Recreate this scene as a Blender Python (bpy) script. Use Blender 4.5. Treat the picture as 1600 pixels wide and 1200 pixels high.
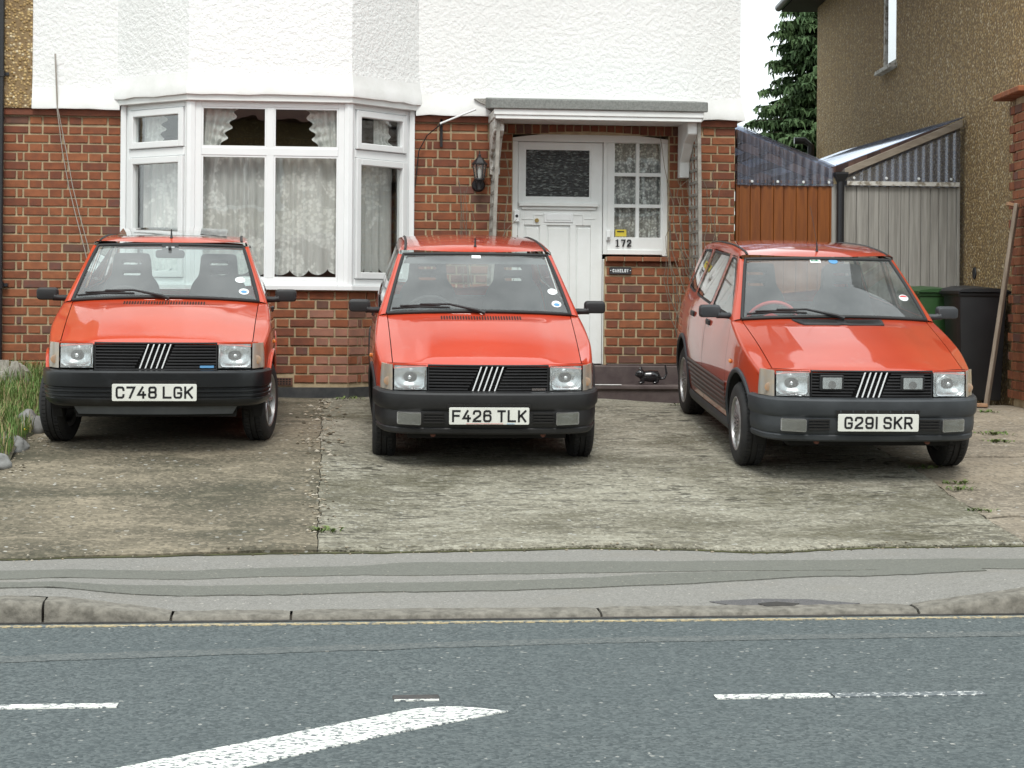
import bpy, bmesh, math, random
from mathutils import Vector, Matrix, noise
from mathutils.geometry import delaunay_2d_cdt
random.seed(7)
scene = bpy.context.scene
for o in list(bpy.data.objects): bpy.data.objects.remove(o)
COL = scene.collection
R = math.radians
# ---------------------------------------------------------------- camera, sky, sun, exposure
# world frame: x along the street, y from the road towards the house, z up (road at the kerb = 0)
FPX, HZ, ROLL, YAW, CAMZ = 2850., 465., .008, .1, 1.45
cam = bpy.data.cameras.new('camera'); camo = bpy.data.objects.new('camera', cam); COL.objects.link(camo)
cam.sensor_width = 36; cam.lens = 36*FPX/1600; cam.shift_y = -(600-HZ)/1600
cam.clip_end = 2000; cam.clip_start = .1
camo.matrix_world = (Matrix.Translation((0, 0, CAMZ)) @ Matrix.Rotation(-YAW, 4, 'Z') @ Matrix.Rotation(R(90), 4, 'X') @ Matrix.Rotation(ROLL, 4, 'Z'))
scene.camera = camo
SUN_EL, SUN_AZ = R(54), R(186)          # azimuth measured clockwise from +y: behind and left of the camera
world = bpy.data.worlds.new('World'); scene.world = world; world.use_nodes = True
wn, wl = world.node_tree.nodes, world.node_tree.links
bg = wn['Background']; bg.inputs['Strength'].default_value = .1
sky = wn.new('ShaderNodeTexSky'); sky.sky_type = 'NISHITA'; sky.sun_disc = False
sky.sun_elevation = SUN_EL; sky.sun_rotation = SUN_AZ; sky.air_density = 1.0; sky.dust_density = 4; sky.ozone_density = 1
tcw = wn.new('ShaderNodeTexCoord'); mpw = wn.new('ShaderNodeMapping'); mpw.inputs['Scale'].default_value = (1.6, 1.6, 3.2)
nzw = wn.new('ShaderNodeTexNoise'); nzw.inputs['Scale'].default_value = 1.5; nzw.inputs['Detail'].default_value = 7; nzw.inputs['Roughness'].default_value = .55
crw = wn.new('ShaderNodeValToRGB')      # a closed cloud deck with thinner and thicker parts
crw.color_ramp.elements[0].position = .32; crw.color_ramp.elements[0].color = (6.4, 7.15, 7.5, 1)
crw.color_ramp.elements[1].position = .66; crw.color_ramp.elements[1].color = (13.2, 14.0, 13.9, 1)
mxw = wn.new('ShaderNodeMixRGB'); mxw.inputs[0].default_value = .88
wl.new(tcw.outputs['Generated'], mpw.inputs[0]); wl.new(mpw.outputs[0], nzw.inputs['Vector']); wl.new(nzw.outputs[0], crw.inputs[0])
wl.new(sky.outputs[0], mxw.inputs[1]); wl.new(crw.outputs[0], mxw.inputs[2]); wl.new(mxw.outputs[0], bg.inputs['Color'])
sun = bpy.data.lights.new('sun', 'SUN'); sun.energy = 1.5; sun.angle = R(18); sun.color = (1, .97, .92)
suno = bpy.data.objects.new('sun', sun); COL.objects.link(suno)
sd = Vector((math.sin(SUN_AZ)*math.cos(SUN_EL), math.cos(SUN_AZ)*math.cos(SUN_EL), math.sin(SUN_EL)))
suno.rotation_euler = sd.to_track_quat('Z', 'Y').to_euler(); suno.location = (-6, -14, 30)
vs = scene.view_settings; vs.view_transform = 'Standard'; vs.look = 'None'; vs.exposure = .58; vs.gamma = 1; vs.use_curve_mapping = False
scene.render.engine = 'CYCLES'
try:
    scene.cycles.max_bounces = 10; scene.cycles.transparent_max_bounces = 16
except Exception: pass
# ---------------------------------------------------------------- surveying: sight lines used to find where things stand
YC, YS = math.cos(YAW), math.sin(YAW)
def ray(u, v):
    dx, dy = u-800, v-HZ
    x = (dx+dy*ROLL)/FPX; y = (dy-dx*ROLL)/FPX
    return x*YC+YS, -x*YS+YC, -y
def at_t(u, v, t):
    r = ray(u, v); k = t/r[1]; return r[0]*k, CAMZ+r[2]*k
def at_z(u, v, z):
    r = ray(u, v); k = (z-CAMZ)/r[2]; return r[0]*k, r[1]*k
def pj(p):
    s, t, z = p; X = s*YC-t*YS; Y = s*YS+t*YC; x = X/Y*FPX; y = -(z-CAMZ)/Y*FPX
    return 800+x-y*ROLL, HZ+y+x*ROLL
def lerp(a, b, t): return a+(b-a)*t
def sstep(a, b, x):
    t = max(0, min(1, (x-a)/(b-a))); return t*t*(3-2*t)
def interp(pts):
    xs = [p[0] for p in pts]; ys = [p[1] for p in pts]; n = len(xs)
    d = [(ys[i+1]-ys[i])/(xs[i+1]-xs[i]) for i in range(n-1)]
    m = [d[0]]+[0 if d[i-1]*d[i] <= 0 else 2*d[i-1]*d[i]/(d[i-1]+d[i]) for i in range(1, n-1)]+[d[-1]]
    def f(x):
        if x <= xs[0]: return ys[0]+(x-xs[0])*m[0]
        if x >= xs[-1]: return ys[-1]+(x-xs[-1])*m[-1]
        i = 0
        while x > xs[i+1]: i += 1
        h = xs[i+1]-xs[i]; t = (x-xs[i])/h
        return (2*t**3-3*t*t+1)*ys[i]+(t**3-2*t*t+t)*h*m[i]+(-2*t**3+3*t*t)*ys[i+1]+(t**3-t*t)*h*m[i+1]
    return f
def nz(x, y, z=0.): return noise.noise(Vector((x, y, z)))
# ---------------------------------------------------------------- mesh helpers
def tag(o, label=None, cat=None, group=None, kind=None):
    if label: o['label'] = label
    if cat: o['category'] = cat
    if group: o['group'] = group
    if kind: o['kind'] = kind
    return o
def empty(name, loc=(0, 0, 0), rot=(0, 0, 0), label=None, cat=None, group=None, parent=None):
    o = bpy.data.objects.new(name, None); COL.objects.link(o); o.location = loc; o.rotation_euler = rot
    o.empty_display_size = .2
    if parent: o.parent = parent
    return tag(o, label, cat, group)
class MB:
    def __init__(s): s.v = []; s.f = []; s.m = []
    def add(s, vs, fs, mi=0):
        b = len(s.v); s.v += [tuple(v) for v in vs]; s.f += [tuple(b+i for i in f) for f in fs]; s.m += [mi]*len(fs); return s
    def box(s, c, d, mi=0, rot=None):
        x, y, z = (a/2 for a in d)
        vs = [Vector((i*x, j*y, k*z)) for i in (-1, 1) for j in (-1, 1) for k in (-1, 1)]
        if rot is not None: vs = [rot @ v for v in vs]
        c = Vector(c)
        return s.add([v+c for v in vs], [(0, 1, 3, 2), (4, 6, 7, 5), (0, 4, 5, 1), (2, 3, 7, 6), (0, 2, 6, 4), (1, 5, 7, 3)], mi)
    def bb(s, x0, x1, y0, y1, z0, z1, mi=0):
        return s.box(((x0+x1)/2, (y0+y1)/2, (z0+z1)/2), (x1-x0, y1-y0, z1-z0), mi)
    def tube(s, pts, r, n=8, mi=0, cap=True):
        pts = [Vector(p) for p in pts]; rs = r if isinstance(r, (list, tuple)) else [r]*len(pts); b = len(s.v)
        up = None
        for i, p in enumerate(pts):
            d = (pts[min(i+1, len(pts)-1)]-pts[max(i-1, 0)]).normalized()
            if up is None: up = d.orthogonal().normalized()
            up = (up-d*up.dot(d)).normalized(); w = d.cross(up)
            for k in range(n):
                a = 2*math.pi*k/n; s.v.append(tuple(p+(up*math.cos(a)+w*math.sin(a))*rs[i]))
        for i in range(len(pts)-1):
            for k in range(n):
                s.f.append((b+i*n+k, b+i*n+(k+1) % n, b+(i+1)*n+(k+1) % n, b+(i+1)*n+k)); s.m.append(mi)
        if cap:
            s.f.append(tuple(b+k for k in reversed(range(n)))); s.m.append(mi)
            e = b+(len(pts)-1)*n; s.f.append(tuple(e+k for k in range(n))); s.m.append(mi)
        return s
    def lathe(s, prof, c=(0, 0, 0), axis='z', n=32, mi=0, a0=0, a1=2*math.pi):
        b = len(s.v); full = abs(a1-a0-2*math.pi) < 1e-6; m = n if full else n+1
        for r, h in prof:
            for k in range(m):
                a = a0+(a1-a0)*k/n; p, q = r*math.cos(a), r*math.sin(a)
                v = (p, q, h) if axis == 'z' else (h, p, q) if axis == 'x' else (q, h, p)
                s.v.append((v[0]+c[0], v[1]+c[1], v[2]+c[2]))
        for i in range(len(prof)-1):
            for k in range(n):
                k2 = (k+1) % m
                s.f.append((b+i*m+k, b+i*m+k2, b+(i+1)*m+k2, b+(i+1)*m+k)); s.m.append(mi)
        return s
    def grid(s, fn, nu, nv, mi=0, flip=False):
        b = len(s.v)
        for i in range(nu+1):
            for j in range(nv+1): s.v.append(tuple(fn(i/nu, j/nv)))
        for i in range(nu):
            for j in range(nv):
                q = (b+i*(nv+1)+j, b+(i+1)*(nv+1)+j, b+(i+1)*(nv+1)+j+1, b+i*(nv+1)+j+1)
                s.f.append(q[::-1] if flip else q); s.m.append(mi)
        return s
    def prism(s, poly, fn, d0, d1, mi=0, flip=False):
        """poly in 2d; fn(a,b,d) -> point; walls between d0 and d1 and both caps"""
        n = len(poly); b = len(s.v)
        for d in (d0, d1):
            for a, c in poly: s.v.append(tuple(fn(a, c, d)))
        fs = [tuple(b+i for i in range(n))[::-1], tuple(b+n+i for i in range(n))]+[(b+i, b+(i+1) % n, b+n+(i+1) % n, b+n+i) for i in range(n)]
        if flip: fs = [f[::-1] for f in fs]
        s.f += fs; s.m += [mi]*len(fs); return s
    def build(s, name, mats, parent=None, smooth=None, bevel=0, label=None, cat=None, group=None, kind=None, seg=1, local=False, weld=0, fixn=True):
        me = bpy.data.meshes.new(name)
        off = Vector((0, 0, 0))
        if parent is not None and not local: off = Vector(parent.get('org', (0, 0, 0)))
        me.from_pydata([tuple(Vector(v)-off) for v in s.v], [], s.f)
        if not isinstance(mats, (list, tuple)): mats = [mats]
        for m in mats: me.materials.append(m)
        me.polygons.foreach_set('material_index', s.m)
        if bevel or weld or fixn:
            bm = bmesh.new(); bm.from_mesh(me)
            if weld: bmesh.ops.remove_doubles(bm, verts=bm.verts, dist=weld)
            if fixn: bmesh.ops.recalc_face_normals(bm, faces=bm.faces)
            if bevel:
                es = [e for e in bm.edges if len(e.link_faces) == 2 and e.calc_face_angle(0) > .5]
                bmesh.ops.bevel(bm, geom=es, offset=bevel, segments=seg, affect='EDGES', profile=.5, clamp_overlap=True)
            bm.to_mesh(me); bm.free()
        if smooth is not None:
            me.polygons.foreach_set('use_smooth', [True]*len(me.polygons))
            me.set_sharp_from_angle(angle=R(smooth))
        me.update()
        o = bpy.data.objects.new(name, me); COL.objects.link(o)
        if parent is not None:
            o.parent = parent
            if not local: o['org'] = tuple(parent.get('org', (0, 0, 0)))
        return tag(o, label, cat, group, kind)
def root(name, loc, label=None, cat=None, group=None):
    """thing whose parts are given in world coordinates"""
    o = empty(name, loc, label=label, cat=cat, group=group); o['org'] = tuple(loc); return o
# ---------------------------------------------------------------- material helpers
class NT:
    def __init__(s, name):
        s.mat = bpy.data.materials.new(name); s.mat.use_nodes = True
        s.n = s.mat.node_tree.nodes; s.l = s.mat.node_tree.links
        s.out = s.n['Material Output']; s.b = s.n['Principled BSDF']
    def node(s, t, **kw):
        n = s.n.new('ShaderNode'+t)
        for k, v in kw.items():
            if hasattr(n, k): setattr(n, k, v)
            else: n.inputs[k.replace('_', ' ')].default_value = v
        return n
    def co(s, kind='Object', scale=(1, 1, 1), rot=(0, 0, 0)):
        if kind == 'World': a = s.node('NewGeometry').outputs['Position']
        else: a = s.node('TexCoord').outputs[kind]
        m = s.node('Mapping'); m.inputs['Scale'].default_value = scale; m.inputs['Rotation'].default_value = rot
        s.l.new(a, m.inputs[0]); return m.outputs[0]
    def noise(s, v, scale, detail=4, rough=.55, out=0, dist=0):
        n = s.node('TexNoise'); n.inputs['Scale'].default_value = scale; n.inputs['Detail'].default_value = detail
        n.inputs['Roughness'].default_value = rough; n.inputs['Distortion'].default_value = dist; s.l.new(v, n.inputs['Vector']); return n.outputs[out]
    def vor(s, v, scale, feature='F1', out='Distance', rand=1):
        n = s.node('TexVoronoi'); n.feature = feature; n.inputs['Scale'].default_value = scale; n.inputs['Randomness'].default_value = rand; s.l.new(v, n.inputs['Vector']); return n.outputs[out]
    def ramp(s, v, stops, interp='LINEAR'):
        n = s.node('ValToRGB'); cr = n.color_ramp; cr.interpolation = interp
        while len(cr.elements) < len(stops): cr.elements.new(.5)
        for e, (p, c) in zip(cr.elements, stops):
            e.position = p; e.color = (c, c, c, 1) if isinstance(c, (int, float)) else (*c[:3], 1)
        s.l.new(v, n.inputs[0]); return n.outputs[0]
    def mix(s, f, a, b, mode='MIX'):
        n = s.node('MixRGB'); n.blend_type = mode
        for i, x in enumerate((f, a, b)):
            if isinstance(x, (int, float)): n.inputs[i].default_value = x if i == 0 else (x, x, x, 1)
            elif isinstance(x, (tuple, list)): n.inputs[i].default_value = (*x[:3], 1)
            else: s.l.new(x, n.inputs[i])
        return n.outputs[0]
    def math(s, op, a, b=0):
        n = s.node('Math'); n.operation = op
        for i, x in enumerate((a, b)):
            if isinstance(x, (int, float)): n.inputs[i].default_value = x
            else: s.l.new(x, n.inputs[i])
        return n.outputs[0]
    def bump(s, h, strength=.5, dist=.01, prev=None):
        n = s.node('Bump'); n.inputs['Strength'].default_value = strength; n.inputs['Distance'].default_value = dist
        s.l.new(h, n.inputs['Height'])
        if prev is not None: s.l.new(prev, n.inputs['Normal'])
        return n.outputs[0]
    def set(s, **kw):
        for k, v in kw.items():
            k = k.replace('_', ' ')
            i = s.b.inputs[k]
            if hasattr(v, 'is_linked'): s.l.new(v, i)
            elif isinstance(v, (tuple, list)) and i.type == 'RGBA': i.default_value = (*v[:3], 1)
            else: i.default_value = v
        return s.mat
def M(name, col, rough=.6, col2=None, scale=6, lo=.35, hi=.65, bump=0, bscale=40, bdist=.004, coord='Object', stretch=(1, 1, 1), **kw):
    t = NT(name); t.set(Base_Color=col, Roughness=rough)
    v = t.co(coord, stretch)
    if col2 is not None:
        n = t.noise(v, scale, 6, .62); t.set(Base_Color=t.mix(t.ramp(n, [(lo, 0), (hi, 1)]), col, col2))
    if bump:
        t.set(Normal=t.bump(t.noise(v, bscale, 5, .6), bump, bdist))
    t.set(**kw); return t.mat
def glass_mat(name, tint=(.92, .97, .96), rough=.0, ior=1.52, bump=None, haze=0.):
    """thin sheet of glass: fresnel reflection over a clear, lightly tinted pane, with a patchy pale haze mixed over it"""
    t = NT(name); t.n.remove(t.b)
    tr = t.node('BsdfTransparent'); tr.inputs[0].default_value = (*tint, 1)
    gl = t.node('BsdfGlossy'); gl.inputs['Roughness'].default_value = rough; gl.inputs[0].default_value = (1, 1, 1, 1)
    fr = t.node('Fresnel'); bk = t.node('NewGeometry').outputs['Backfacing']
    t.l.new(t.math('ADD', t.math('MULTIPLY', bk, 1/ior-ior), ior), fr.inputs[0])      # same reflection from either face of the sheet
    if bump:
        v = t.co('Object', bump[3] if len(bump) > 3 else (1, 1, 1)); bn = t.bump(t.noise(v, bump[0], 3), bump[1], bump[2]); t.l.new(bn, gl.inputs['Normal']); t.l.new(bn, fr.inputs['Normal'])
    k = t.math('MULTIPLY', fr.outputs[0], 1.7); k = t.math('MINIMUM', k, 1)
    m = t.node('MixShader'); t.l.new(k, m.inputs[0]); t.l.new(tr.outputs[0], m.inputs[1]); t.l.new(gl.outputs[0], m.inputs[2])
    last = m
    if haze:
        v = t.co('Object'); d = t.node('BsdfDiffuse'); d.inputs[0].default_value = (.75, .77, .76, 1)
        h = t.ramp(t.noise(v, 2.2, 6, .6), [(.3, haze*.45), (.75, haze*1.5)])
        m2 = t.node('MixShader'); t.l.new(h, m2.inputs[0]); t.l.new(m.outputs[0], m2.inputs[1]); t.l.new(d.outputs[0], m2.inputs[2]); last = m2
    t.l.new(last.outputs[0], t.out.inputs[0]); return t.mat
# ================================================================ ground
def asphalt(name, base, chip, light, scale=150, patch=None, bump=.55):
    t = NT(name); v = t.co('World')
    vc = t.vor(v, scale, out='Color'); vd = t.vor(v, scale)
    sx = t.node('SeparateColor'); t.l.new(vc, sx.inputs[0])
    c = t.mix(t.ramp(sx.outputs[0], [(.0, 0), (1, 1)]), base, chip)
    c = t.mix(t.ramp(sx.outputs[1], [(.992, 0), (.998, 1)]), c, light)
    c = t.mix(t.ramp(t.noise(v, 300, 2, .7), [(.5, 0), (.75, .7)]), c, [b*.35 for b in base])
    big = t.noise(t.co('World', (.35, 1.6, 1)), 1.3, 5, .6)
    c = t.mix(t.ramp(big, [(.3, 0), (.7, .35)]), c, [b*1.45 for b in base])
    if patch: c = t.mix(t.ramp(t.noise(v, 2.3, 5, .65), [(.52, 0), (.72, .5)]), c, patch)
    h = t.mix(.5, t.ramp(vd, [(0, 1), (.9, 0)]), t.noise(v, 60, 4))
    t.set(Base_Color=c, Roughness=.85, Normal=t.bump(h, bump, .006)); return t.mat
m_road = asphalt('road_asphalt', (.042, .055, .058), (.132, .154, .154), (.40, .40, .37), 80, bump=.9)
m_pave = asphalt('pavement_tarmac', (.165, .160, .145), (.27, .262, .24), (.50, .47, .41), 120, patch=(.205, .19, .16), bump=.35)
m_trench = asphalt('trench_tarmac', (.110, .112, .096), (.170, .172, .148), (.34, .3, .25), 120, bump=.3)
m_seam = asphalt('worn_seam_asphalt', (.060, .072, .073), (.165, .178, .172), (.40, .38, .34), 80, bump=.9)
m_oil = asphalt('worn_tarmac', (.075, .073, .075), (.13, .125, .125), (.3, .28, .26), 150)
def paint_mat(name, col, lo, hi, seam):
    t = NT(name); v = t.co('World')
    w = t.noise(t.co('World', (1, 1.6, 1)), 38, 5, .7)
    road = t.mix(t.ramp(t.vor(v, 95, out='Color'), [(0, 0), (1, 1)]), (.07, .085, .092), (.15, .17, .18))
    f = t.ramp(w, [(lo, 1), (hi, 0)])
    t.set(Base_Color=t.mix(f, road, col), Roughness=.75, Normal=t.bump(t.mix(.5, w, t.noise(v, 120, 3)), .5, .004)); return t.mat
m_white = paint_mat('worn_white_paint', (.78, .79, .74), .49, .56, 0)
m_white2 = paint_mat('very_worn_white_paint', (.74, .75, .72), .38, .46, 0)
m_yellow = paint_mat('worn_yellow_paint', (.50, .40, .22), .44, .58, 0)
def concrete(name, base, dark, pale, ridges=0, moss=None):
    t = NT(name); v = t.co('World')
    ridge = t.noise(t.co('World', (1.9, 6.6, 1)), 3.0, 4, .6, dist=1.1)
    brk = t.noise(t.co('World', (.55, .8, 1)), 1.25, 4, .6)
    spots = t.vor(v, 50, out='Color'); ss = t.node('SeparateColor'); t.l.new(spots, ss.inputs[0])
    vd = t.vor(v, 62)
    blot = t.noise(t.co('World', (.6, 1.1, 1)), 1.0, 8, .7)
    c = t.mix(t.ramp(blot, [(.40, 0), (.58, 1)]), base, dark)
    c = t.mix(t.ramp(t.noise(t.co('World', (.6, 1.8, 1)), 2.6, 7, .72), [(.52, 0), (.68, .8)]), c, pale)
    c = t.mix(t.ramp(ss.outputs[0], [(.5, 0), (1, .6)]), c, pale)
    c = t.mix(t.ramp(ss.outputs[1], [(.66, 0), (1, .6)]), c, [d*.55 for d in dark])
    c = t.mix(t.ramp(ss.outputs[2], [(.988, 0), (.995, .7)]), c, (.48, .48, .45))
    if ridges:
        k = t.math('MULTIPLY', t.ramp(ridge, [(.40, 1), (.445, 0)]), t.ramp(brk, [(.40, .12), (.58, 1)]))
        c = t.mix(k, c, [d*.38 for d in dark])
    if moss:
        c = t.mix(t.ramp(t.noise(t.co('World', (.8, 1.3, 1)), .85, 8, .72), [(.50, 0), (.66, .9)]), c, moss)
    h = t.mix(.62 if ridges else .75, t.ramp(ridge, [(.30, 0), (.52, 1)]), t.mix(.5, t.noise(v, 48, 5, .7), t.ramp(vd, [(0, 1), (.6, 0)])))
    t.set(Base_Color=c, Roughness=.92, Normal=t.bump(h, 1 if ridges else .55, .026 if ridges else .010)); return t.mat
m_conc = concrete('smooth_brown_concrete', (.170, .146, .102), (.082, .072, .049), (.31, .265, .19), moss=(.050, .049, .029))
m_tamp = concrete('tamped_ridged_concrete', (.30, .282, .22), (.180, .166, .122), (.46, .44, .36), ridges=1, moss=(.090, .082, .046))
m_slab = concrete('old_path_concrete', (.27, .225, .165), (.17, .145, .11), (.36, .31, .24))
m_kerb = M('granite_kerb', (.225, .21, .178), .9, (.11, .102, .085), 22, bump=.9, bscale=60, coord='World')
m_soil = M('ground_earth', (.10, .085, .06), .95, (.06, .07, .035), 2.5, bump=.5, coord='World')
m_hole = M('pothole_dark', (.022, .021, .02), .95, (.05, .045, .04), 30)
m_dark = M('dark_gap_dirt', (.035, .03, .024), .95, (.06, .05, .035), 20)
gr = interp([(8, .0), (9.0, .05), (9.85, .090), (11, .205), (12.04, .338), (12.52, .372), (13.5, .468), (14.4, .535), (15, .553), (16, .555), (30, .56)])
gl = interp([(8, .0), (9.0, .05), (9.7, .088), (11, .23), (12, .37), (12.73, .456), (13.5, .492), (15.1, .54), (16, .558), (30, .56)])
def drive_z(s, t):
    k = sstep(-.35, .6, s); return lerp(gl(t), gr(t), k)-.05*sstep(2.2, 3.2, s)*sstep(15, 16.4, t)
edge0 = interp([(-3.4, 9.55), (-1.69, 9.68), (-.88, 9.79), (-.04, 9.86), (.65, 9.88), (1.36, 9.95), (2.0, 9.88), (2.4, 9.78), (2.75, 9.86), (3.16, 9.93), (3.9, 9.95), (6, 9.97)])
def edge(s): return edge0(s)+.018*nz(s*5, 3.3)+.008*nz(s*21, 1.7)
def raise_k(s): return .078*max(1-max(0, min(1, (s+1.26)/.6)), max(0, min(1, (s-2.70)/.62)))
def pave_z(s, t): return .021+.03*(t-8.33)+raise_k(s)*(1-sstep(8.4, 9.9, t))
# one sheet of earth to the horizon, below everything built on it
mb = MB(); xs = [-500, -120, -40, -12, -6, -2, 2, 6, 12, 40, 120, 500]; ys = [-500, -150, -40, -8, 4, 8.0, 9, 10, 11, 12, 13, 14, 15, 17, 22, 30, 60, 150, 900]
def gz(y): return -.10 if y < 8 else min(gl(min(y, 16)), gr(min(y, 16)))-.14
mb.grid(lambda a, b: (xs[round(a*(len(xs)-1))], ys[round(b*(len(ys)-1))], gz(ys[round(b*(len(ys)-1))])), len(xs)-1, len(ys)-1)
mb.build('ground', m_soil, kind='structure')
road = MB().grid(lambda a, b: (lerp(-70, 70, a), lerp(-2.6, 8.26, b), 0), 40, 6).build('road', m_road, kind='structure')
# markings are laid on the road
def sheet(name, poly, z, mat, parent, th=.004, label=None):
    n = len(poly); mb = MB()
    mb.add([(x, y, z(x, y) if callable(z) else z) for x, y in poly]+[(x, y, (z(x, y) if callable(z) else z)-th) for x, y in poly],
           [tuple(range(n))]+[(i, n+i, n+(i+1) % n, (i+1) % n) for i in range(n)])
    return mb.build(name, mat, parent, label=label, fixn=False)
def strip(name, x0, x1, ya, yb, z, mat, parent, n=60, th=.004, label=None):
    """sheet between two wavy long edges ya(x) and yb(x)"""
    mb = MB(); N = n
    def zz(x, y): return z(x, y) if callable(z) else z
    mb.grid(lambda a, b: (lambda x, y: (x, y, zz(x, y)))(lerp(x0, x1, a), lerp(ya(lerp(x0, x1, a)), yb(lerp(x0, x1, a)), b)), N, 4)
    for f in (ya, yb):
        mb.grid(lambda a, b: (lambda x: (x, f(x), zz(x, f(x))-th*b))(lerp(x0, x1, a)), N, 1)
    return mb.build(name, mat, parent, label=label, fixn=False)
strip('yellow_line', -40, 40, lambda x: 8.085+.005*nz(x*3, 0)+.006*nz(x*19, 3), lambda x: 8.122+.005*nz(x*3, 5)+.006*nz(x*23, 3), .004, m_yellow, road, 200, label='single thin worn yellow line along the kerb')
for a, b, m in ((-2.6, -.73, m_white), (1.41, 1.84, m_white), (1.85, 2.42, m_white2), (4.6, 6.4, m_white), (-7.5, -5.5, m_white)):
    strip('centre_line_dash', a, b, lambda x: 6.50+.006*nz(x*9, 0), lambda x: 6.565+.006*nz(x*9, 4), .004, m_white if m is m_white else m_white2, road, 40)
wedge = [(-.62, 5.676), (.293, 6.397), (.36, 6.428), (.43, 6.438), (.52, 6.415), (.635, 6.352), (.192, 6.03), (-.25, 5.65), (-1.9, 4.30), (-2.2, 4.40)]
wp_ = []
for i, (x, y) in enumerate(wedge):
    x2, y2 = wedge[(i+1) % len(wedge)]
    k = max(1, int(math.hypot(x2-x, y2-y)/.05))
    for j in range(k):
        q = j/k; wp_.append((lerp(x, x2, q)+.006*nz(i*3+q*14, 1), lerp(y, y2, q)+.006*nz(i*3+q*14, 7)))
sheet('hatch_marking', wp_[::-1], .004, m_white, road, label='broad white wedge marking tapering to a point')
# a shallow metal cover slot in the carriageway
sx, sy = at_z(650, 1090, 0)
cv = root('road_cover', (sx, sy, 0), 'small dark slotted metal cover set in the carriageway above the white wedge', 'road cover')
MB().bb(sx-.085, sx+.085, sy-.035, sy+.035, -.02, .004).build('plate', M('cast_iron', (.03, .03, .032), .6, (.06, .055, .05), 30, bump=.3), cv, bevel=.004)
MB().bb(sx-.08, sx+.08, sy-.06, sy-.045, -.01, .005).build('rim', m_white, cv)
# pavement
mb = MB(); xs = [-60, -20, -8]+[lerp(-4, 7, i/110) for i in range(111)]+[10, 25, 60]
def pv(a, b):
    x = xs[round(a*(len(xs)-1))]; y = lerp(8.33, 10.12, b); return x, y, pave_z(x, y)-.03*sstep(.95, 1, b)
mb.grid(pv, len(xs)-1, 30)
pave = mb.build('pavement', m_pave, kind='structure', smooth=40, fixn=False)
def pxband(tab):
    pts = []
    for u, v in tab:
        z = .068
        for _ in range(5): z = pave_z(*at_z(u, v, z))
        pts.append(at_z(u, v, z))
    return interp(sorted(pts))
pz4 = lambda x, y: pave_z(x, y)+.004
b1t = pxband([(-400, 897), (0, 893), (200, 892), (400, 889), (560, 885), (640, 880), (760, 879), (1000, 878), (1300, 876), (1600, 874), (2000, 871)])
b1b = pxband([(-400, 908), (0, 906), (200, 905), (400, 902), (560, 900), (700, 899), (900, 896), (1000, 894.5), (1160, 892.5), (1300, 891.5), (1600, 889.5), (2000, 887)])
b2t = pxband([(-400, 913), (0, 912), (150, 914), (300, 917), (450, 915), (600, 912), (760, 909.5), (900, 905), (1000, 899), (1160, 894.5), (1300, 893), (1600, 890.5)])
b2b = pxband([(-400, 916), (0, 919), (150, 925), (300, 932.5), (450, 930), (600, 926), (760, 924), (900, 920), (1000, 916), (1160, 908), (1300, 901), (1450, 897), (1600, 893)])
wob = lambda f, k: (lambda x: f(x)+.022*nz(x*3.1, k)+.012*nz(x*13, k)+.006*nz(x*37, k))
strip('trench_patch', -3.4, 6, wob(b1b, 1), wob(b1t, 2), pz4, m_trench, pave, 420, label='upper dark strip of filled trench along the pavement')
strip('trench_patch', -3.4, 3.3, wob(b2b, 3), wob(b2t, 4), lambda x, y: pave_z(x, y)+.0055, m_trench, pave, 340, label='lower dark strip of filled trench along the pavement')
def blob(name, px, z, mat, parent, jit=.012, label=None):
    pts = [at_z(u, v, .06) for u, v in px]; out = []
    for i, p in enumerate(pts):
        q = pts[(i+1) % len(pts)]
        for j in range(6):
            x, y = lerp(p[0], q[0], j/6), lerp(p[1], q[1], j/6); out.append((x+jit*nz(x*12, y*12, i), y+jit*nz(x*12, y*12, i+9)))
    a = sum(out[i][0]*out[(i+1) % len(out)][1]-out[(i+1) % len(out)][0]*out[i][1] for i in range(len(out)))
    return sheet(name, out if a > 0 else out[::-1], z, mat, parent, label=label)
blob('worn_patch', [(1110, 929), (1180, 925.5), (1260, 926), (1345, 931), (1300, 935), (1230, 939), (1160, 937)], lambda x, y: pave_z(x, y)+.004, m_oil, pave, label='dark worn oval patch in the pavement')
blob('pothole', [(1185, 933), (1215, 930.5), (1250, 932.5), (1240, 936), (1200, 936)], lambda x, y: pave_z(x, y)+.008, m_hole, pave, .02)
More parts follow.
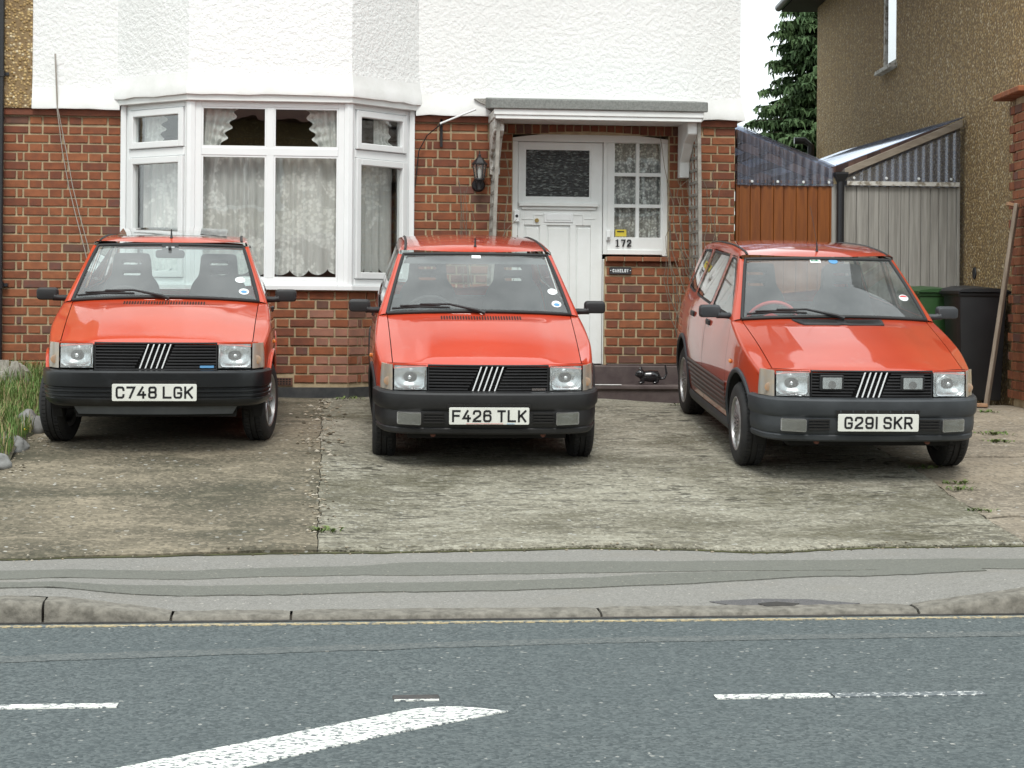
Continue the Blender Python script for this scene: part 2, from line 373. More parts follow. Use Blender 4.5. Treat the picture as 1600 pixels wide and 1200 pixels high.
# kerb stones
strip('gutter_dirt_shadow', -12, 12, lambda x: 8.168+.012*nz(x*5, 1)+.008*nz(x*23, 2), lambda x: 8.205, .0035, m_hole, road, 300)  # dark strip of debris with the kerb's shadow line painted into it
f0 = lambda u, v: at_z(u, v, 0)
sa = interp([f0(0, 1036), f0(500, 1019), f0(1000, 1004), f0(1600, 994)]); sb = interp([f0(0, 1026), f0(500, 1010), f0(1000, 996), f0(1600, 987)])
strip('carriageway_seam', -6, 7, lambda x: sa(x)+.02*nz(x*6, 1)+.014*nz(x*31, 2), lambda x: sb(x)+.02*nz(x*7, 5)+.014*nz(x*29, 6), .0028, m_seam, road, 500, th=.002, label='pale worn seam running along the carriageway')
js = [-6.2, -4.7, -3.3, -2.15, -1.243, -.687, -.158, 1.243, 2.726, 3.7, 4.9, 6.2, 7.6]
for a, b in zip(js, js[1:]):
    rr = random.Random(int(a*100)); dz = rr.uniform(-.004, .004); dy = rr.uniform(-.006, .006); k0 = rr.uniform(0, 50)
    prof = [(8.195, -.12), (8.195, None, -.035), (8.205, None, -.012), (8.225, None, -.002), (8.26, None, 0), (8.335, None, .002), (8.335, -.12)]
    mb = MB()
    n = max(6, int((b-a)/.06))
    g0, g1 = a+.006, b-.006
    def fn(i, j):
        x = lerp(g0, g1, i); p = prof[round(j*6)]
        top = .022+dz+raise_k(x)
        e = max(0, 1-min(x-g0, g1-x)/.03)
        z = p[1] if p[1] is not None else top+p[2]-.006*e*e
        return x, p[0]+dy+(.006*nz(x*9+k0, j*7)+.003*nz(x*31+k0, j*9))*(1 if p[1] is None else .3), z+.004*nz(x*11+k0, j*5, 2)*(1 if p[1] is None else 0)
    mb.grid(fn, n, 6, flip=True)
    for e in (0, 1): mb.add([fn(e, j/6) for j in range(7)], [tuple(range(7)) if e else tuple(range(7))[::-1]])
    mb.build('kerb_stone', m_kerb, pave, smooth=50, fixn=False)
MB().bb(-6.2, 7.6, 8.215, 8.345, -.13, .004).build('kerb_bed', m_dark, pave)
m_moss = M('joint_moss', (.045, .042, .022), .95, (.085, .088, .032), 9, bump=.8, bscale=60, coord='World')
strip('joint_moss', -3.4, 6, lambda x: edge(x)-.020-.03*max(0, nz(x*2.3, 1)+.1)-.012*nz(x*15, 3), lambda x: edge(x)+.02, lambda x, y: pave_z(x, y)+.006, m_moss, pave, 420, label='dark mossy dirt along the front edge of the drive')
# driveway slabs, perpendicular to the road
def slab(name, s0, s1, mat, ds=.07, dt=.045, t1=17.0, seed=0, rough=.004, left=None, right=None, label=None):
    ns = int((s1-s0)/ds); nt = int((t1-9.8)/dt)
    def f(a, b):
        t_ = lerp(9.8, t1, b); l = left(t_) if left else s0; r_ = right(t_) if right else s1
        s = lerp(l, r_, a); e = edge(s); t = lerp(e, t1, b)
        z = drive_z(s, t)+rough*nz(s*3, t*3, seed)+rough*.6*nz(s*11, t*11, seed)
        if mat is m_tamp: z += .0045*nz(s*1.2, t*24, 4)
        d = min(b*nt, 1, (t-e)/.04+.0)
        return s, t, z-.012*(1-min(1, (t-e)/.05))
    mb = MB().grid(f, ns, nt)
    n0 = [f(i/ns, 0) for i in range(ns+1)]
    mb.add(n0+[(x, y+.01, z-.09) for x, y, z in n0], [(i, ns+1+i, ns+2+i, i+1) for i in range(ns)])
    for a in (0, 1):
        q = [f(a, j/nt) for j in range(nt+1)]; dx = .01 if a == 0 else -.01
        mb.add(q+[(x+dx, y, z-.09) for x, y, z in q], [(i, i+1, nt+2+i, nt+1+i) if a == 0 else (i, nt+1+i, nt+2+i, i+1) for i in range(nt)])
    return mb.build(name, mat, kind='structure', smooth=50, fixn=False)
spl = lambda t: -.05+.03*nz(t*2.2, 1)+.018*nz(t*9, 3)
spr = lambda t: 3.92+.02*nz(t*2.2, 11)+.014*nz(t*9, 13)
slab('driveway', -2.6, -.05, m_conc, right=lambda t: spl(t)-.002, rough=.004)
slab('driveway', -.05, 3.92, m_tamp, left=lambda t: spl(t)+.003+.006*max(0, nz(t*3, 8)), right=lambda t: spr(t)-.004, rough=.006, ds=.06, dt=.03)
# old path on the right, cracked into slabs
cr = [(9.9, 10.55), (10.55, 11.25), (11.25, 12.35), (12.35, 13.6), (13.6, 17.1)]
path = empty('path', (0, 0, 0)); path['kind'] = 'structure'
for i, (a, b) in enumerate(cr):
    ca = lambda s, i=i: (edge(s) if i == 0 else cr[i][0]+.10*nz(s*1.1, i*7)+.03*nz(s*6, i*7)+.09*(s-4))
    cb = lambda s, i=i: cr[i][1]+(.10*nz(s*1.1, i*7+7)+.03*nz(s*6, i*7+7)+.09*(s-4) if i < 4 else 0)
    sx1 = 7.2; dz = .006*(i % 2)
    def f(p, q):
        t_ = lerp(a, b, q); s = lerp(spr(t_)+.006, sx1, p); t = lerp(ca(s)+.008, cb(s)-.008, q)
        ee = min(q, 1-q, p)
        return s, t, drive_z(s, t)+dz+.004*nz(s*4, t*4, i)-.008*max(0, 1-ee*14)
    mb = MB().grid(f, 40, 24)
    r0 = [f(0, j/24) for j in range(25)]; r1 = [f(k/40, 0) for k in range(41)]
    mb.add(r0+[(x, y, z-.06) for x, y, z in r0], [(j, j+1, 26+j, 25+j) for j in range(24)])
    mb.add(r1+[(x, y, z-.06) for x, y, z in r1], [(j, 41+j, 42+j, j+1) for j in range(40)])
    mb.build('path_slab', m_slab, path, smooth=50, fixn=False)
# ================================================================ cars
def car_paint(name, col, col2, rough=.34):
    t = NT(name); v = t.co('Object')
    n = t.noise(v, 1.7, 5, .6)
    c = t.mix(t.ramp(n, [(.35, 0), (.7, 1)]), col, col2)
    sep = t.node('SeparateXYZ'); t.l.new(v, sep.inputs[0])      # road film on the lower panels, thrown up in streaks
    film = t.math('MULTIPLY', t.ramp(sep.outputs[2], [(.22, .75), (.55, 0)]), t.ramp(t.noise(t.co('Object', (1, 2.5, 6)), 3.5, 6, .65), [(.35, .25), (.7, 1)]))
    c = t.mix(film, c, (.16, .10, .07))
    c = t.mix(t.ramp(t.noise(v, 5.5, 8, .75), [(.58, 0), (.8, .18)]), c, (.45, .30, .24))
    t.set(Base_Color=c, Roughness=rough, Coat_Weight=1.0, Coat_Roughness=.012, Coat_IOR=1.5, Specular_IOR_Level=.15)
    b = t.bump(t.noise(v, 1.6, 3, .5), .05, .02); b2 = t.bump(t.noise(v, 160, 2), .03, .001, b)
    t.l.new(b2, t.b.inputs['Coat Normal']); return t.mat
m_paintA = car_paint('faded_red_paint', (.53, .058, .018), (.46, .046, .014))
m_paintB = car_paint('red_paint', (.53, .054, .021), (.46, .044, .017))
m_paintC = car_paint('orange_red_paint', (.45, .056, .022), (.38, .044, .018))
m_cglass = glass_mat('car_glass', (.82, .89, .87), haze=.095)  # pale haze puts the milky sky reflection into the windscreen colour
m_sglass = glass_mat('side_glass', (.72, .80, .79), haze=.03)
m_lens = glass_mat('lamp_lens', (.95, .97, .97), rough=.05, bump=(7, .7, .012, (14, 1, 1.2)), haze=.22)
m_amber = M('amber_plastic', (.62, .20, .04), .25, Coat_Weight=.5)
m_amber2 = M('amber_behind_clear', (.42, .235, .12), .3, (.30, .24, .19), 26, Coat_Weight=.6)
m_clear = M('indicator_plastic', (.27, .265, .25), .25, (.36, .29, .21), 9, Coat_Weight=.6)
m_chrome = M('chrome', (.75, .76, .77), .16, Metallic=1)
m_gbar = M('satin_chrome', (.78, .79, .79), .35, Metallic=.25)
m_refl = M('lamp_reflector', (.66, .69, .70), .24, (.52, .55, .56), 18, Metallic=.95)
m_blk = M('black_plastic', (.011, .011, .012), .5, (.018, .018, .019), 5, bump=.12, bscale=300, bdist=.001)
m_blkA = M('glossy_black_plastic', (.008, .009, .010), .32, (.030, .034, .038), 4, lo=.52, hi=.8, bump=.1, bscale=200, bdist=.001)
m_gryC = M('faded_grey_plastic', (.026, .030, .034), .55, (.042, .047, .052), 4, bump=.12, bscale=300, bdist=.001)
m_val = M('grey_valance', (.075, .085, .095), .6, (.11, .12, .13), 4)
m_rub = M('rubber_seal', (.018, .018, .018), .6)
m_tyre = M('tyre_rubber', (.012, .012, .013), .8, (.024, .023, .022), 12, bump=.3, bscale=120, bdist=.002)
m_alloy = M('alloy_wheel', (.50, .50, .50), .42, (.34, .33, .32), 9, Metallic=.85)
m_int = M('interior_plastic', (.035, .036, .037), .75)
m_seat = M('seat_fabric', (.055, .058, .060), .9, (.075, .078, .08), 20, bump=.3, bscale=260)
m_under = M('underbody', (.012, .011, .010), .95)
m_plate = M('plate_white', (.70, .71, .66), .35, (.62, .62, .57), 5)
m_ink = M('plate_black', (.012, .012, .014), .4)
m_stick = M('sticker_white', (.75, .78, .78), .5)
m_blue = M('sticker_blue', (.10, .28, .50), .5)
m_green = M('sticker_green', (.05, .22, .12), .5)
m_redst = M('sticker_red', (.55, .06, .06), .5)
GL = {
 'C': [[(1,.76),(.95,.92),(.8,1),(.2,1),(.05,.92),(0,.76),(0,.24),(.05,.08),(.2,0),(.8,0),(.95,.08),(1,.24)]],
 'G': [[(1,.76),(.95,.92),(.8,1),(.2,1),(.05,.92),(0,.76),(0,.24),(.05,.08),(.2,0),(.8,0),(.95,.08),(1,.24),(1,.45),(.55,.45)]],
 'O': [[(.5,1),(.2,1),(.05,.92),(0,.76),(0,.24),(.05,.08),(.2,0),(.8,0),(.95,.08),(1,.24),(1,.76),(.95,.92),(.8,1),(.5,1)]],
 '7': [[(0,1),(1,1),(.36,0)]], '4': [[(.62,1),(0,.28),(1,.28)],[(.74,.52),(.74,0)]],
 '8': [[(.5,.53),(.2,.53),(.06,.62),(.04,.76),(.06,.92),(.2,1),(.8,1),(.94,.92),(.96,.76),(.94,.62),(.8,.53),(.5,.53)],[(.5,.53),(.2,.53),(.05,.44),(0,.27),(.05,.08),(.2,0),(.8,0),(.95,.08),(1,.27),(.95,.44),(.8,.53),(.5,.53)]],
 'L': [[(0,1),(0,0),(1,0)]], 'K': [[(0,0),(0,1)],[(1,1),(.05,.40)],[(.34,.58),(1,0)]], 'F': [[(0,0),(0,1),(1,1)],[(0,.53),(.86,.53)]],
 '2': [[(0,.76),(.05,.92),(.2,1),(.8,1),(.95,.92),(1,.76),(1,.66),(.9,.54),(.1,.16),(0,.0),(1,0)]],
 '6': [[(.96,.8),(.9,.94),(.76,1),(.24,1),(.07,.93),(0,.78),(0,.2),(.06,.07),(.2,0),(.8,0),(.94,.07),(1,.2),(1,.4),(.94,.52),(.8,.58),(.2,.58),(.03,.48)]],
 'T': [[(0,1),(1,1)],[(.5,1),(.5,0)]], '1': [[(.5,0),(.5,1)]], 'A': [[(0,0),(.5,1),(1,0)],[(.2,.35),(.8,.35)]], 'M': [[(0,0),(0,1),(.5,.4),(1,1),(1,0)]], 'E': [[(1,1),(0,1),(0,0),(1,0)],[(0,.5),(.8,.5)]],
 'S': [[(1,.8),(.94,.93),(.8,1),(.2,1),(.06,.93),(0,.8),(0,.68),(.06,.57),(.2,.52),(.8,.48),(.94,.43),(1,.32),(1,.2),(.94,.07),(.8,0),(.2,0),(.06,.07),(0,.2)]],
 'R': [[(0,0),(0,1),(.78,1),(.93,.93),(1,.8),(1,.65),(.93,.52),(.78,.46),(0,.46)],[(.5,.46),(1,0)]]}
GL['9'] = [[(1-x, 1-y) for x, y in GL['6'][0]]]
def text_strokes(mb, s, h, sw, fn, cw=.50, gap=.14, space=.36, narrow1=True, only=None):
    """letters drawn as ribbons; fn(x, z) -> point on the surface; centred on 0,0"""
    def adv(c): return space*h if c == ' ' else (.17*h if c == '1' and narrow1 else cw*h)
    tot = sum(adv(c) for c in s)+gap*h*(len(s)-1); x = -tot/2
    for ci, c in enumerate(s):
        w = adv(c)
        for pl in (GL.get(c, []) if only in (None, ci) else []):
            pts = [Vector((x+sw/2+(w-sw)*p, -h/2+sw/2+(h-sw)*q)) for p, q in pl]
            L, Rr = [], []
            for i, p in enumerate(pts):
                closed = (pts[0]-pts[-1]).length < 1e-6
                pr = pts[i-1] if i else (pts[-2] if closed else None); nx = pts[i+1] if i < len(pts)-1 else (pts[1] if closed else None)
                d0 = (p-pr).normalized() if pr is not None else (nx-p).normalized(); d1 = (nx-p).normalized() if nx is not None else d0
                if pr is None: p = p-d1*sw/2 if not closed else p
                if nx is None: p = p+d0*sw/2 if not closed else p
                n0, n1 = Vector((-d0.y, d0.x)), Vector((-d1.y, d1.x)); m = (n0+n1)
                m = m.normalized() if m.length > 1e-4 else n0
                k = min(1/max(.35, m.dot(n0)), 2.2)
                L.append(p+m*sw/2*k); Rr.append(p-m*sw/2*k)
            n = len(pts); b = [fn(v.x, v.y) for v in L+Rr]
            mb.add(b, [(i, i+1, n+i+1, n+i) for i in range(n-1)])
        x += w+gap*h
    return mb
def text_chars(s, h, sw, fn, cls, **kw):
    """the same, one mesh for each character"""
    out = []
    for i, c in enumerate(s):
        if c == ' ': continue
        mb = cls(); text_strokes(mb, s, h, sw, fn, only=i, **kw); out.append(mb)
    return out
wpF = interp([(-.1, .63), (.1, .672), (.2, .692), (.4, .727), (.68, .757), (1.0, .766), (2.0, .770), (3.0, .757), (3.4, .737), (3.65, .70)])
wsF = interp([(.12, -.055), (.22, -.03), (.4, -.006), (.55, 0), (.7, -.008), (.85, -.032), (.93, -.056), (1.0, -.083), (1.33, -.205), (1.42, -.24)])
def CW(y, z): return wpF(y)+wsF(z)
BcF = interp([(.06, .694), (.075, .705), (.105, .715), (.18, .737), (.5, .832), (1.0, .952)])
YF0, YF1 = .232, 1.165
def nose_y(x, z): # face of lamps and grille
    a = abs(x); y = .075+.045*(a/.62)**2
    if a > .62: y += .10*((a-.62)/.07)**1.6
    return y-.10*(.63-z)
def bon(x, p, lift=0):
    q = min(1, abs(x)/.69); y0 = nose_y(min(abs(x), .66), .69)-.004; y1 = 1.0+.34*x*x
    return Vector((x, lerp(y0, y1, p), BcF(lerp(.06, 1.0, p))-.028*q*q*q+lift+.008*(1-sstep(.40, .46, abs(x)))*sstep(.02, .12, p)*(1-sstep(.8, .9, p))))
def edgeF(p):
    y = lerp(YF0, YF1, p); z = BcF(lerp(.06, 1.0, p))-.058; return Vector((CW(y, z), y, z))
def shutx(p): return lerp(.622, .650, p)
def scr(x, t, off=0):
    y = lerp(1.005, 1.60, t)+.29*x*x; z = lerp(.966, 1.331, t)+.012*math.sin(math.pi*t)-.03*(x/.65)**2*(1-.4*t)
    return Vector((x, y-off, z+off*.6))
def scrw(t): return lerp(.650, .528, t)
zcF = interp([(1.55, 1.335), (1.60, 1.348), (1.66, 1.372), (1.8, 1.392), (2.3, 1.414), (2.8, 1.408), (3.2, 1.385), (3.36, 1.365)])
def zG(y): return zcF(y)-.055
def apil(t):
    y = lerp(YF1, 1.72, t); z = lerp(edgeF(1).z, zG(1.72), t); return Vector((CW(y, z), y, z))
def bez(a, c, b, t): return a*(1-t)**2+c*2*t*(1-t)+b*t*t
def inpoly(p, poly):
    x, y = p; c = False; n = len(poly)
    for i in range(n):
        (x1, y1), (x2, y2) = poly[i], poly[(i+1) % n]
        if (y1 > y) != (y2 > y) and x < (x2-x1)*(y-y1)/(y2-y1)+x1: c = not c
    return c
def offs(poly, d):
    """offset a counter-clockwise polygon outwards by d"""
    n = len(poly); out = []
    for i in range(n):
        a, b, c = Vector(poly[i-1]), Vector(poly[i]), Vector(poly[(i+1) % n])
        e0, e1 = (b-a).normalized(), (c-b).normalized(); n0, n1 = Vector((e0.y, -e0.x)), Vector((e1.y, -e1.x))
        m = (n0+n1).normalized(); out.append(tuple(b+m*(d/max(.3, m.dot(n0)))))
    return out
def ccw(poly):
    a = sum(poly[i][0]*poly[(i+1) % len(poly)][1]-poly[(i+1) % len(poly)][0]*poly[i][1] for i in range(len(poly)))
    return poly if a > 0 else poly[::-1]
def rnd(poly, r, n=4):
    """round the corners of a polygon"""
    out = []; N = len(poly)
    for i in range(N):
        a, b, c = Vector(poly[i-1]), Vector(poly[i]), Vector(poly[(i+1) % N])
        k = min(r, (a-b).length*.45, (c-b).length*.45); p, q = b+(a-b).normalized()*k, b+(c-b).normalized()*k
        for j in range(n+1): out.append(tuple(bez(p, b, q, j/n)))
    return out
def cdt(polys, step, bbox):
    vs, es = [], []
    for poly in polys:
        dense = []
        for i, a in enumerate(poly):
            b = poly[(i+1) % len(poly)]; k = max(1, int(math.hypot(b[0]-a[0], b[1]-a[1])/(step*1.1)))
            dense += [(lerp(a[0], b[0], j/k), lerp(a[1], b[1], j/k)) for j in range(k)]
        o = len(vs); vs += dense; es += [(o+i, o+(i+1) % len(dense)) for i in range(len(dense))]
    ring = list(vs); x = bbox[0]; i = 0
    import collections
    cell = collections.defaultdict(list)
    for q in ring: cell[(int(q[0]//step), int(q[1]//step))].append(q)
    while x < bbox[1]:
        y = bbox[2]+(step/2 if i % 2 else 0)
        while y < bbox[3]:
            ci, cj = int(x//step), int(y//step)
            if all((q[0]-x)**2+(q[1]-y)**2 > (step*.55)**2 for a in (-1, 0, 1) for b in (-1, 0, 1) for q in cell.get((ci+a, cj+b), ())): vs.append((x, y))
            y += step
        x += step*.87; i += 1
    r = delaunay_2d_cdt([Vector(v) for v in vs], es, [], 0, 1e-5)
    return [tuple(v) for v in r[0]], r[2]
ARCH_F, ARCH_R, RA = (.68, .285), (3.042, .285), .335
def side_sets(doors5):
    top = [(edgeF(p).y, edgeF(p).z) for p in [i/12 for i in range(13)]]
    top += [(apil(t).y, apil(t).z) for t in [i/10 for i in range(1, 11)]]
    top += [(y, zG(y)) for y in (1.9, 2.1, 2.4, 2.7, 3.0, 3.2, 3.33)]
    def arch(c, a0, a1): return [(c[0]+RA*math.cos(a0+(a1-a0)*i/20), c[1]+RA*math.sin(a0+(a1-a0)*i/20)) for i in range(21)]
    ang = math.asin((.19-.285)/RA)
    bot = [(3.60, .95), (3.625, .85), (3.62, .42), (3.55, .30), (ARCH_R[0]+RA*math.cos(ang)+.0, .24)]
    bot = bot[:-1]+[(ARCH_R[0]+RA*math.cos(ang), .19)]+arch(ARCH_R, ang, math.pi-ang)+arch(ARCH_F, ang, math.pi-.226)+[(.232, .36)]
    outline = ccw(top+bot)
    if doors5:
        wins = [[(1.23, .950), (1.98, .968), (1.955, 1.312), (1.775, 1.306)], [(2.09, .972), (2.80, .992), (2.755, 1.315), (2.06, 1.318)], [(2.90, .996), (3.33, 1.02), (3.21, 1.30), (2.86, 1.312)]]
        doors = [[(1.10, .25), (2.03, .25), (2.03, .95), (2.005, 1.338), (1.765, 1.333), (1.16, .93), (1.10, .80)],
                 [(2.045, .25), (2.62, .25), (2.76, .58), (2.85, .95), (2.80, 1.338), (2.02, 1.340), (2.045, .95)]]
    else:
        wins = [[(1.23, .950), (2.27, .975), (2.225, 1.312), (1.775, 1.306)], [(2.37, .978), (3.33, 1.02), (3.20, 1.30), (2.335, 1.316)]]
        doors = [[(1.10, .25), (2.32, .25), (2.32, .95), (2.275, 1.338), (1.765, 1.333), (1.16, .93), (1.10, .80)]]
    wins = [rnd(ccw(w), .035) for w in wins]; doors = [rnd(ccw(d), .04) for d in doors]
    rings = [offs(w, .016) for w in wins]; dins = [offs(d, -.006) for d in doors]
    vs, fs = cdt([outline]+wins+rings+doors+dins, .05, (.15, 3.65, .16, 1.40))
    sets = {'body': [], 'trim': [], 'gap': []}
    for i in range(len(wins)): sets['glass%d' % i] = []
    for i in range(len(doors)): sets['door%d' % i] = []
    for f in fs:
        c = (sum(vs[i][0] for i in f)/3, sum(vs[i][1] for i in f)/3)
        if not inpoly(c, outline): continue
        k = 'body'
        for i in range(len(doors)):
            if inpoly(c, doors[i]): k = 'door%d' % i if inpoly(c, dins[i]) else 'gap'
        for i in range(len(wins)):
            if inpoly(c, rings[i]): k = 'glass%d' % i if inpoly(c, wins[i]) else 'trim'
        sets[k].append(f)
    return vs, sets
SIDES = {5: side_sets(True), 3: side_sets(False)}
YO = -.68
def cv(v): return (v[0], v[1]+YO, v[2])
class CB(MB):
    def build(s, name, mats, parent=None, **kw):
        s.v = [cv(v) for v in s.v]; kw['local'] = True
        return MB.build(s, name, mats, parent, **kw)
def side_mesh(mb, S, keys, sgn, off=0, mi=0):
    vs, sets = S; used = {}
    for k in keys:
        for f in sets[k]:
            q = []
            for i in f:
                if i not in used:
                    y, z = vs[i]; used[i] = len(mb.v); mb.v.append((sgn*(CW(y, z)+off), y, z))
                q.append(used[i])
            mb.f.append(tuple(q) if sgn > 0 else tuple(q[::-1])); mb.m.append(mi)
    return mb
def bumper_path(out=0):
    """plan of the front bumper, image-left end to image-right end: (x, y, nx, ny)"""
    half = [(0, 0), (.2, .003), (.4, .014), (.52, .03), (.60, .055), (.655, .10), (.69, .165), (.712, .25), (.728, .33)]
    pts = [(-x, y) for x, y in half[::-1]]+half[1:]; res = []
    for i, (x, y) in enumerate(pts):
        a, b = pts[max(0, i-1)], pts[min(len(pts)-1, i+1)]; d = Vector((b[0]-a[0], b[1]-a[1])).normalized(); res.append((x, y, d.y, -d.x))
    return res
def sweep(mb, prof, mi=0):
    P = bumper_path()
    n = len(prof); b = len(mb.v)
    for x, y, nx, ny in P:
        for o, z in prof: mb.v.append((x+nx*o, y+ny*o, z))
    for i in range(len(P)-1):
        for j in range(n-1):
            mb.f.append((b+i*n+j, b+i*n+j+1, b+(i+1)*n+j+1, b+(i+1)*n+j)); mb.m.append(mi)
    return mb
def rbox(mb, x0, x1, z0, z1, y0, y1, r=.012, mi=0):
    """box with rounded corners in the x-z plane"""
    return mb.prism(rnd([(x0, z0), (x1, z0), (x1, z1), (x0, z1)], r, 4), lambda a, b, d: (a, d, b), y0, y1, mi)
def wheel(name, parent, x, y, style, sgn, steer=0, w=.158, r=.276):
    e = empty(name, (x, y+YO, r-.004), (0, 0, steer), parent=parent)
    h = w/2; ro = .182
    t = MB().lathe([(ro-.008, h*.80), (ro, h*.95), (ro+.03, h*1.02), (r-.035, h*1.0), (r-.012, h*.86), (r-.002, h*.68), (r, h*.3), (r, h*.27), (r-.006, h*.25), (r-.006, h*.19), (r, h*.17), (r, -h*.17), (r-.006, -h*.19), (r-.006, -h*.25), (r, -h*.27), (r-.002, -h*.68), (r-.012, -h*.86), (r-.035, -h), (ro, -h*.95), (ro-.01, -h*.8)], axis='x', n=48)
    for k in range(60):   # tread blocks cut by grooves across the shoulder
        a = 2*math.pi*k/60
        for sd in (-1, 1):
            c, s_ = math.cos(a), math.sin(a); rot = Matrix.Rotation(a, 3, 'X')
            t.box((sd*h*.48, (r-.0005)*c, (r-.0005)*s_), (h*.36, .008, .018), rot=rot)
    t.build('tyre', m_tyre, e, smooth=35, local=True)
    m = MB().lathe([(ro, h*.93), (ro-.006, h*.97), (ro-.014, h*.92), (ro-.018, h*.7), (ro-.025, h*.2), (ro-.03, -h*.6), (ro, -h*.9)], axis='x', n=48)
    m.lathe([(.0, h*.62), (.03, h*.62), (.036, h*.56), (.05, h*.50), (.052, h*.2)], axis='x', n=24)
    if style == 'mesh':
        N = 22
        for k in range(N):
            a = 2*math.pi*k/N
            for d in (-1, 1):
                b = a+d*.42; p0 = (h*.52, .045*math.cos(a), .045*math.sin(a)); pm = (h*.66, .105*math.cos((a+b)/2), .105*math.sin((a+b)/2)); p1 = (h*.72, (ro-.016)*math.cos(b), (ro-.016)*math.sin(b))
                m.tube([p0, pm, p1], [.0055, .0055, .0065], 6)
    else:
        for k in range(8):
            a = 2*math.pi*k/8
            p0 = (h*.5, .04*math.cos(a), .04*math.sin(a)); p1 = (h*.55, (ro-.018)*math.cos(a), (ro-.018)*math.sin(a))
            m.tube([p0, (h*.62, .11*math.cos(a), .11*math.sin(a)), p1], [.02, .014, .018], 8)
    if sgn < 0: m.v = [(-v[0], v[1], v[2]) for v in m.v]
    m.build('rim', m_alloy, e, smooth=40, local=True)
    MB().lathe([(.0, 0), (.155, 0), (.155, -.02), (0, -.02)], c=(sgn*h*.05, 0, 0), axis='x', n=24).build('brake_disc', m_under, e, smooth=30, local=True)
    return e
def make_car(o):
    paint = o['paint']; S = SIDES[o['doors']]; black = o['bump']
    car = empty('parked_car', o['loc'], (o['pitch'], 0, o['yaw']), o['label'], 'car', 'red hatchbacks parked on the drive')
    # --- body shell
    b = CB()
    for sg in (-1, 1):
        side_mesh(b, S, ['body'], sg)
        def fend(i, j):
            p = i; E = edgeF(p); x0 = shutx(p)+.003; inner = bon(x0, p)
            A = bon(E.x-.03, p); A.y = lerp(inner.y, E.y, .8)
            if j < .5: v = inner.lerp(A, j/.5)
            else: v = bez(A, Vector((E.x, E.y, A.z-.002)), E, (j-.5)/.5)
            return Vector((sg*v.x, v.y, v.z))
        b.grid(fend, 24, 10, flip=sg > 0)
        def lip(i, j):
            v = fend(i, 0); return Vector((v.x, v.y, v.z-.03*j))
        b.grid(lip, 24, 1, flip=sg < 0)
        def pil(i, j):
            t = i; g = scr(scrw(t)+.004, t); E = apil(t); c = Vector((lerp(g.x, E.x, .92), lerp(g.y, E.y, .25), lerp(g.z, E.z, .1)))
            v = bez(g, c, E, j); return Vector((sg*v.x, v.y, v.z))
        b.grid(pil, 20, 8, flip=sg > 0)
        # wheel arch returns
        for c in (ARCH_F, ARCH_R):
            ang = math.asin((.19-.285)/RA)
            def ret(i, j):
                a = ang+(math.pi-2*ang)*i; y, z = c[0]+RA*math.cos(a), c[1]+RA*math.sin(a); return (sg*(CW(y, z)-.06*j), y, z)
            CB().grid(ret, 20, 2, flip=sg > 0).build('wheel_arch_liner', m_under, car, smooth=40)
    def roof(i, j):
        q = 2*j-1; aq = abs(q); y0 = lambda x: 1.60+.29*x*x
        x = q*.60
        if aq <= .8:
            u = aq/.8; yy = lerp(y0(.5*u), 3.36-.02*u*u, i); xr = CW(yy, zG(yy))-.035
            return Vector((math.copysign(xr*u, q), yy, zcF(yy)-.022*u*u))
        u = (aq-.8)/.2; yy = lerp(lerp(y0(.5), 1.72, u), lerp(3.34, 3.33, u), i)
        xr = CW(yy, zG(yy)); A = Vector((xr-.035, yy, zcF(yy)-.022)); E = Vector((xr, yy, zG(yy)))
        v = bez(A, Vector((xr-.002, yy, A.z-.006)), E, u); return Vector((math.copysign(v.x, q), v.y, v.z))
    b.grid(roof, 26, 40, flip=True)
    # scuttle between bonnet and screen, and nose panel under the bonnet edge
    b.grid(lambda i, j: (lambda x: Vector((x, lerp(bon(x, 1).y-.01, scr(x, 0).y, j), lerp(bon(x, 1).z-.015, scr(x, 0).z-.004, j))))(lerp(-.655, .655, i)), 24, 2)
    b.grid(lambda i, j: (lambda x: Vector((x, nose_y(x, .705)+.02+.0*j, lerp(.705, .69, j))))(lerp(-.66, .66, i)), 24, 1)
    # rear panel and tailgate frame
    def ry(x, z): return lerp(3.62, 3.60, (z-.3)/.6)-max(0, z-.88)*.50-.10*(x/.7)**2
    def rhalf(z): return CW(3.5, z)-.03
    for sg in (-1, 1):
        b.grid(lambda i, j: (lambda z: (sg*lerp(.0 if z < .95 else .56-.1*(z-.95), rhalf(z)+.03, j), ry(lerp(.0 if z < .95 else .56, rhalf(z), j), z)-.12*j*j*(1 if j > .5 else 0), z))(lerp(.25, 1.345-.08*j*j, i)), 18, 6)
    b.grid(lambda i, j: (lerp(-1, 1, j)*lerp(.55, .485, i), ry(lerp(-.5, .5, j), lerp(1.28, 1.352, i)), lerp(1.28, 1.352, i)-.02*lerp(-1, 1, j)**2*i), 3, 10)
    body = b.build('body', paint, car, smooth=32, weld=.0015)
    # liner seen through shut lines
    lin = CB()
    for sg in (-1, 1): side_mesh(lin, S, ['gap', 'body']+[k for k in S[1] if k.startswith('door')], sg, -.022)
    lin.build('inner_liner', m_under, car, smooth=40, fixn=False)
    # bonnet
    bo = CB()
    def bg_(i, j):
        p = i; x = lerp(-1, 1, j)*(shutx(p)-.003); return bon(x, p*.985)
    bo.grid(bg_, 30, 28, flip=True)
    for j in (0, 1): bo.grid(lambda i, k: bg_(i, j)-Vector((0, 0, .025*k)), 30, 1, flip=(j == 1))
    bo.grid(lambda i, k: bg_(0, i)+Vector((0, .02*k, -.004*k)), 28, 1)
    # raised pressing: two faint creases
    bonnet = bo.build('bonnet', paint, car, smooth=35, weld=.0005)
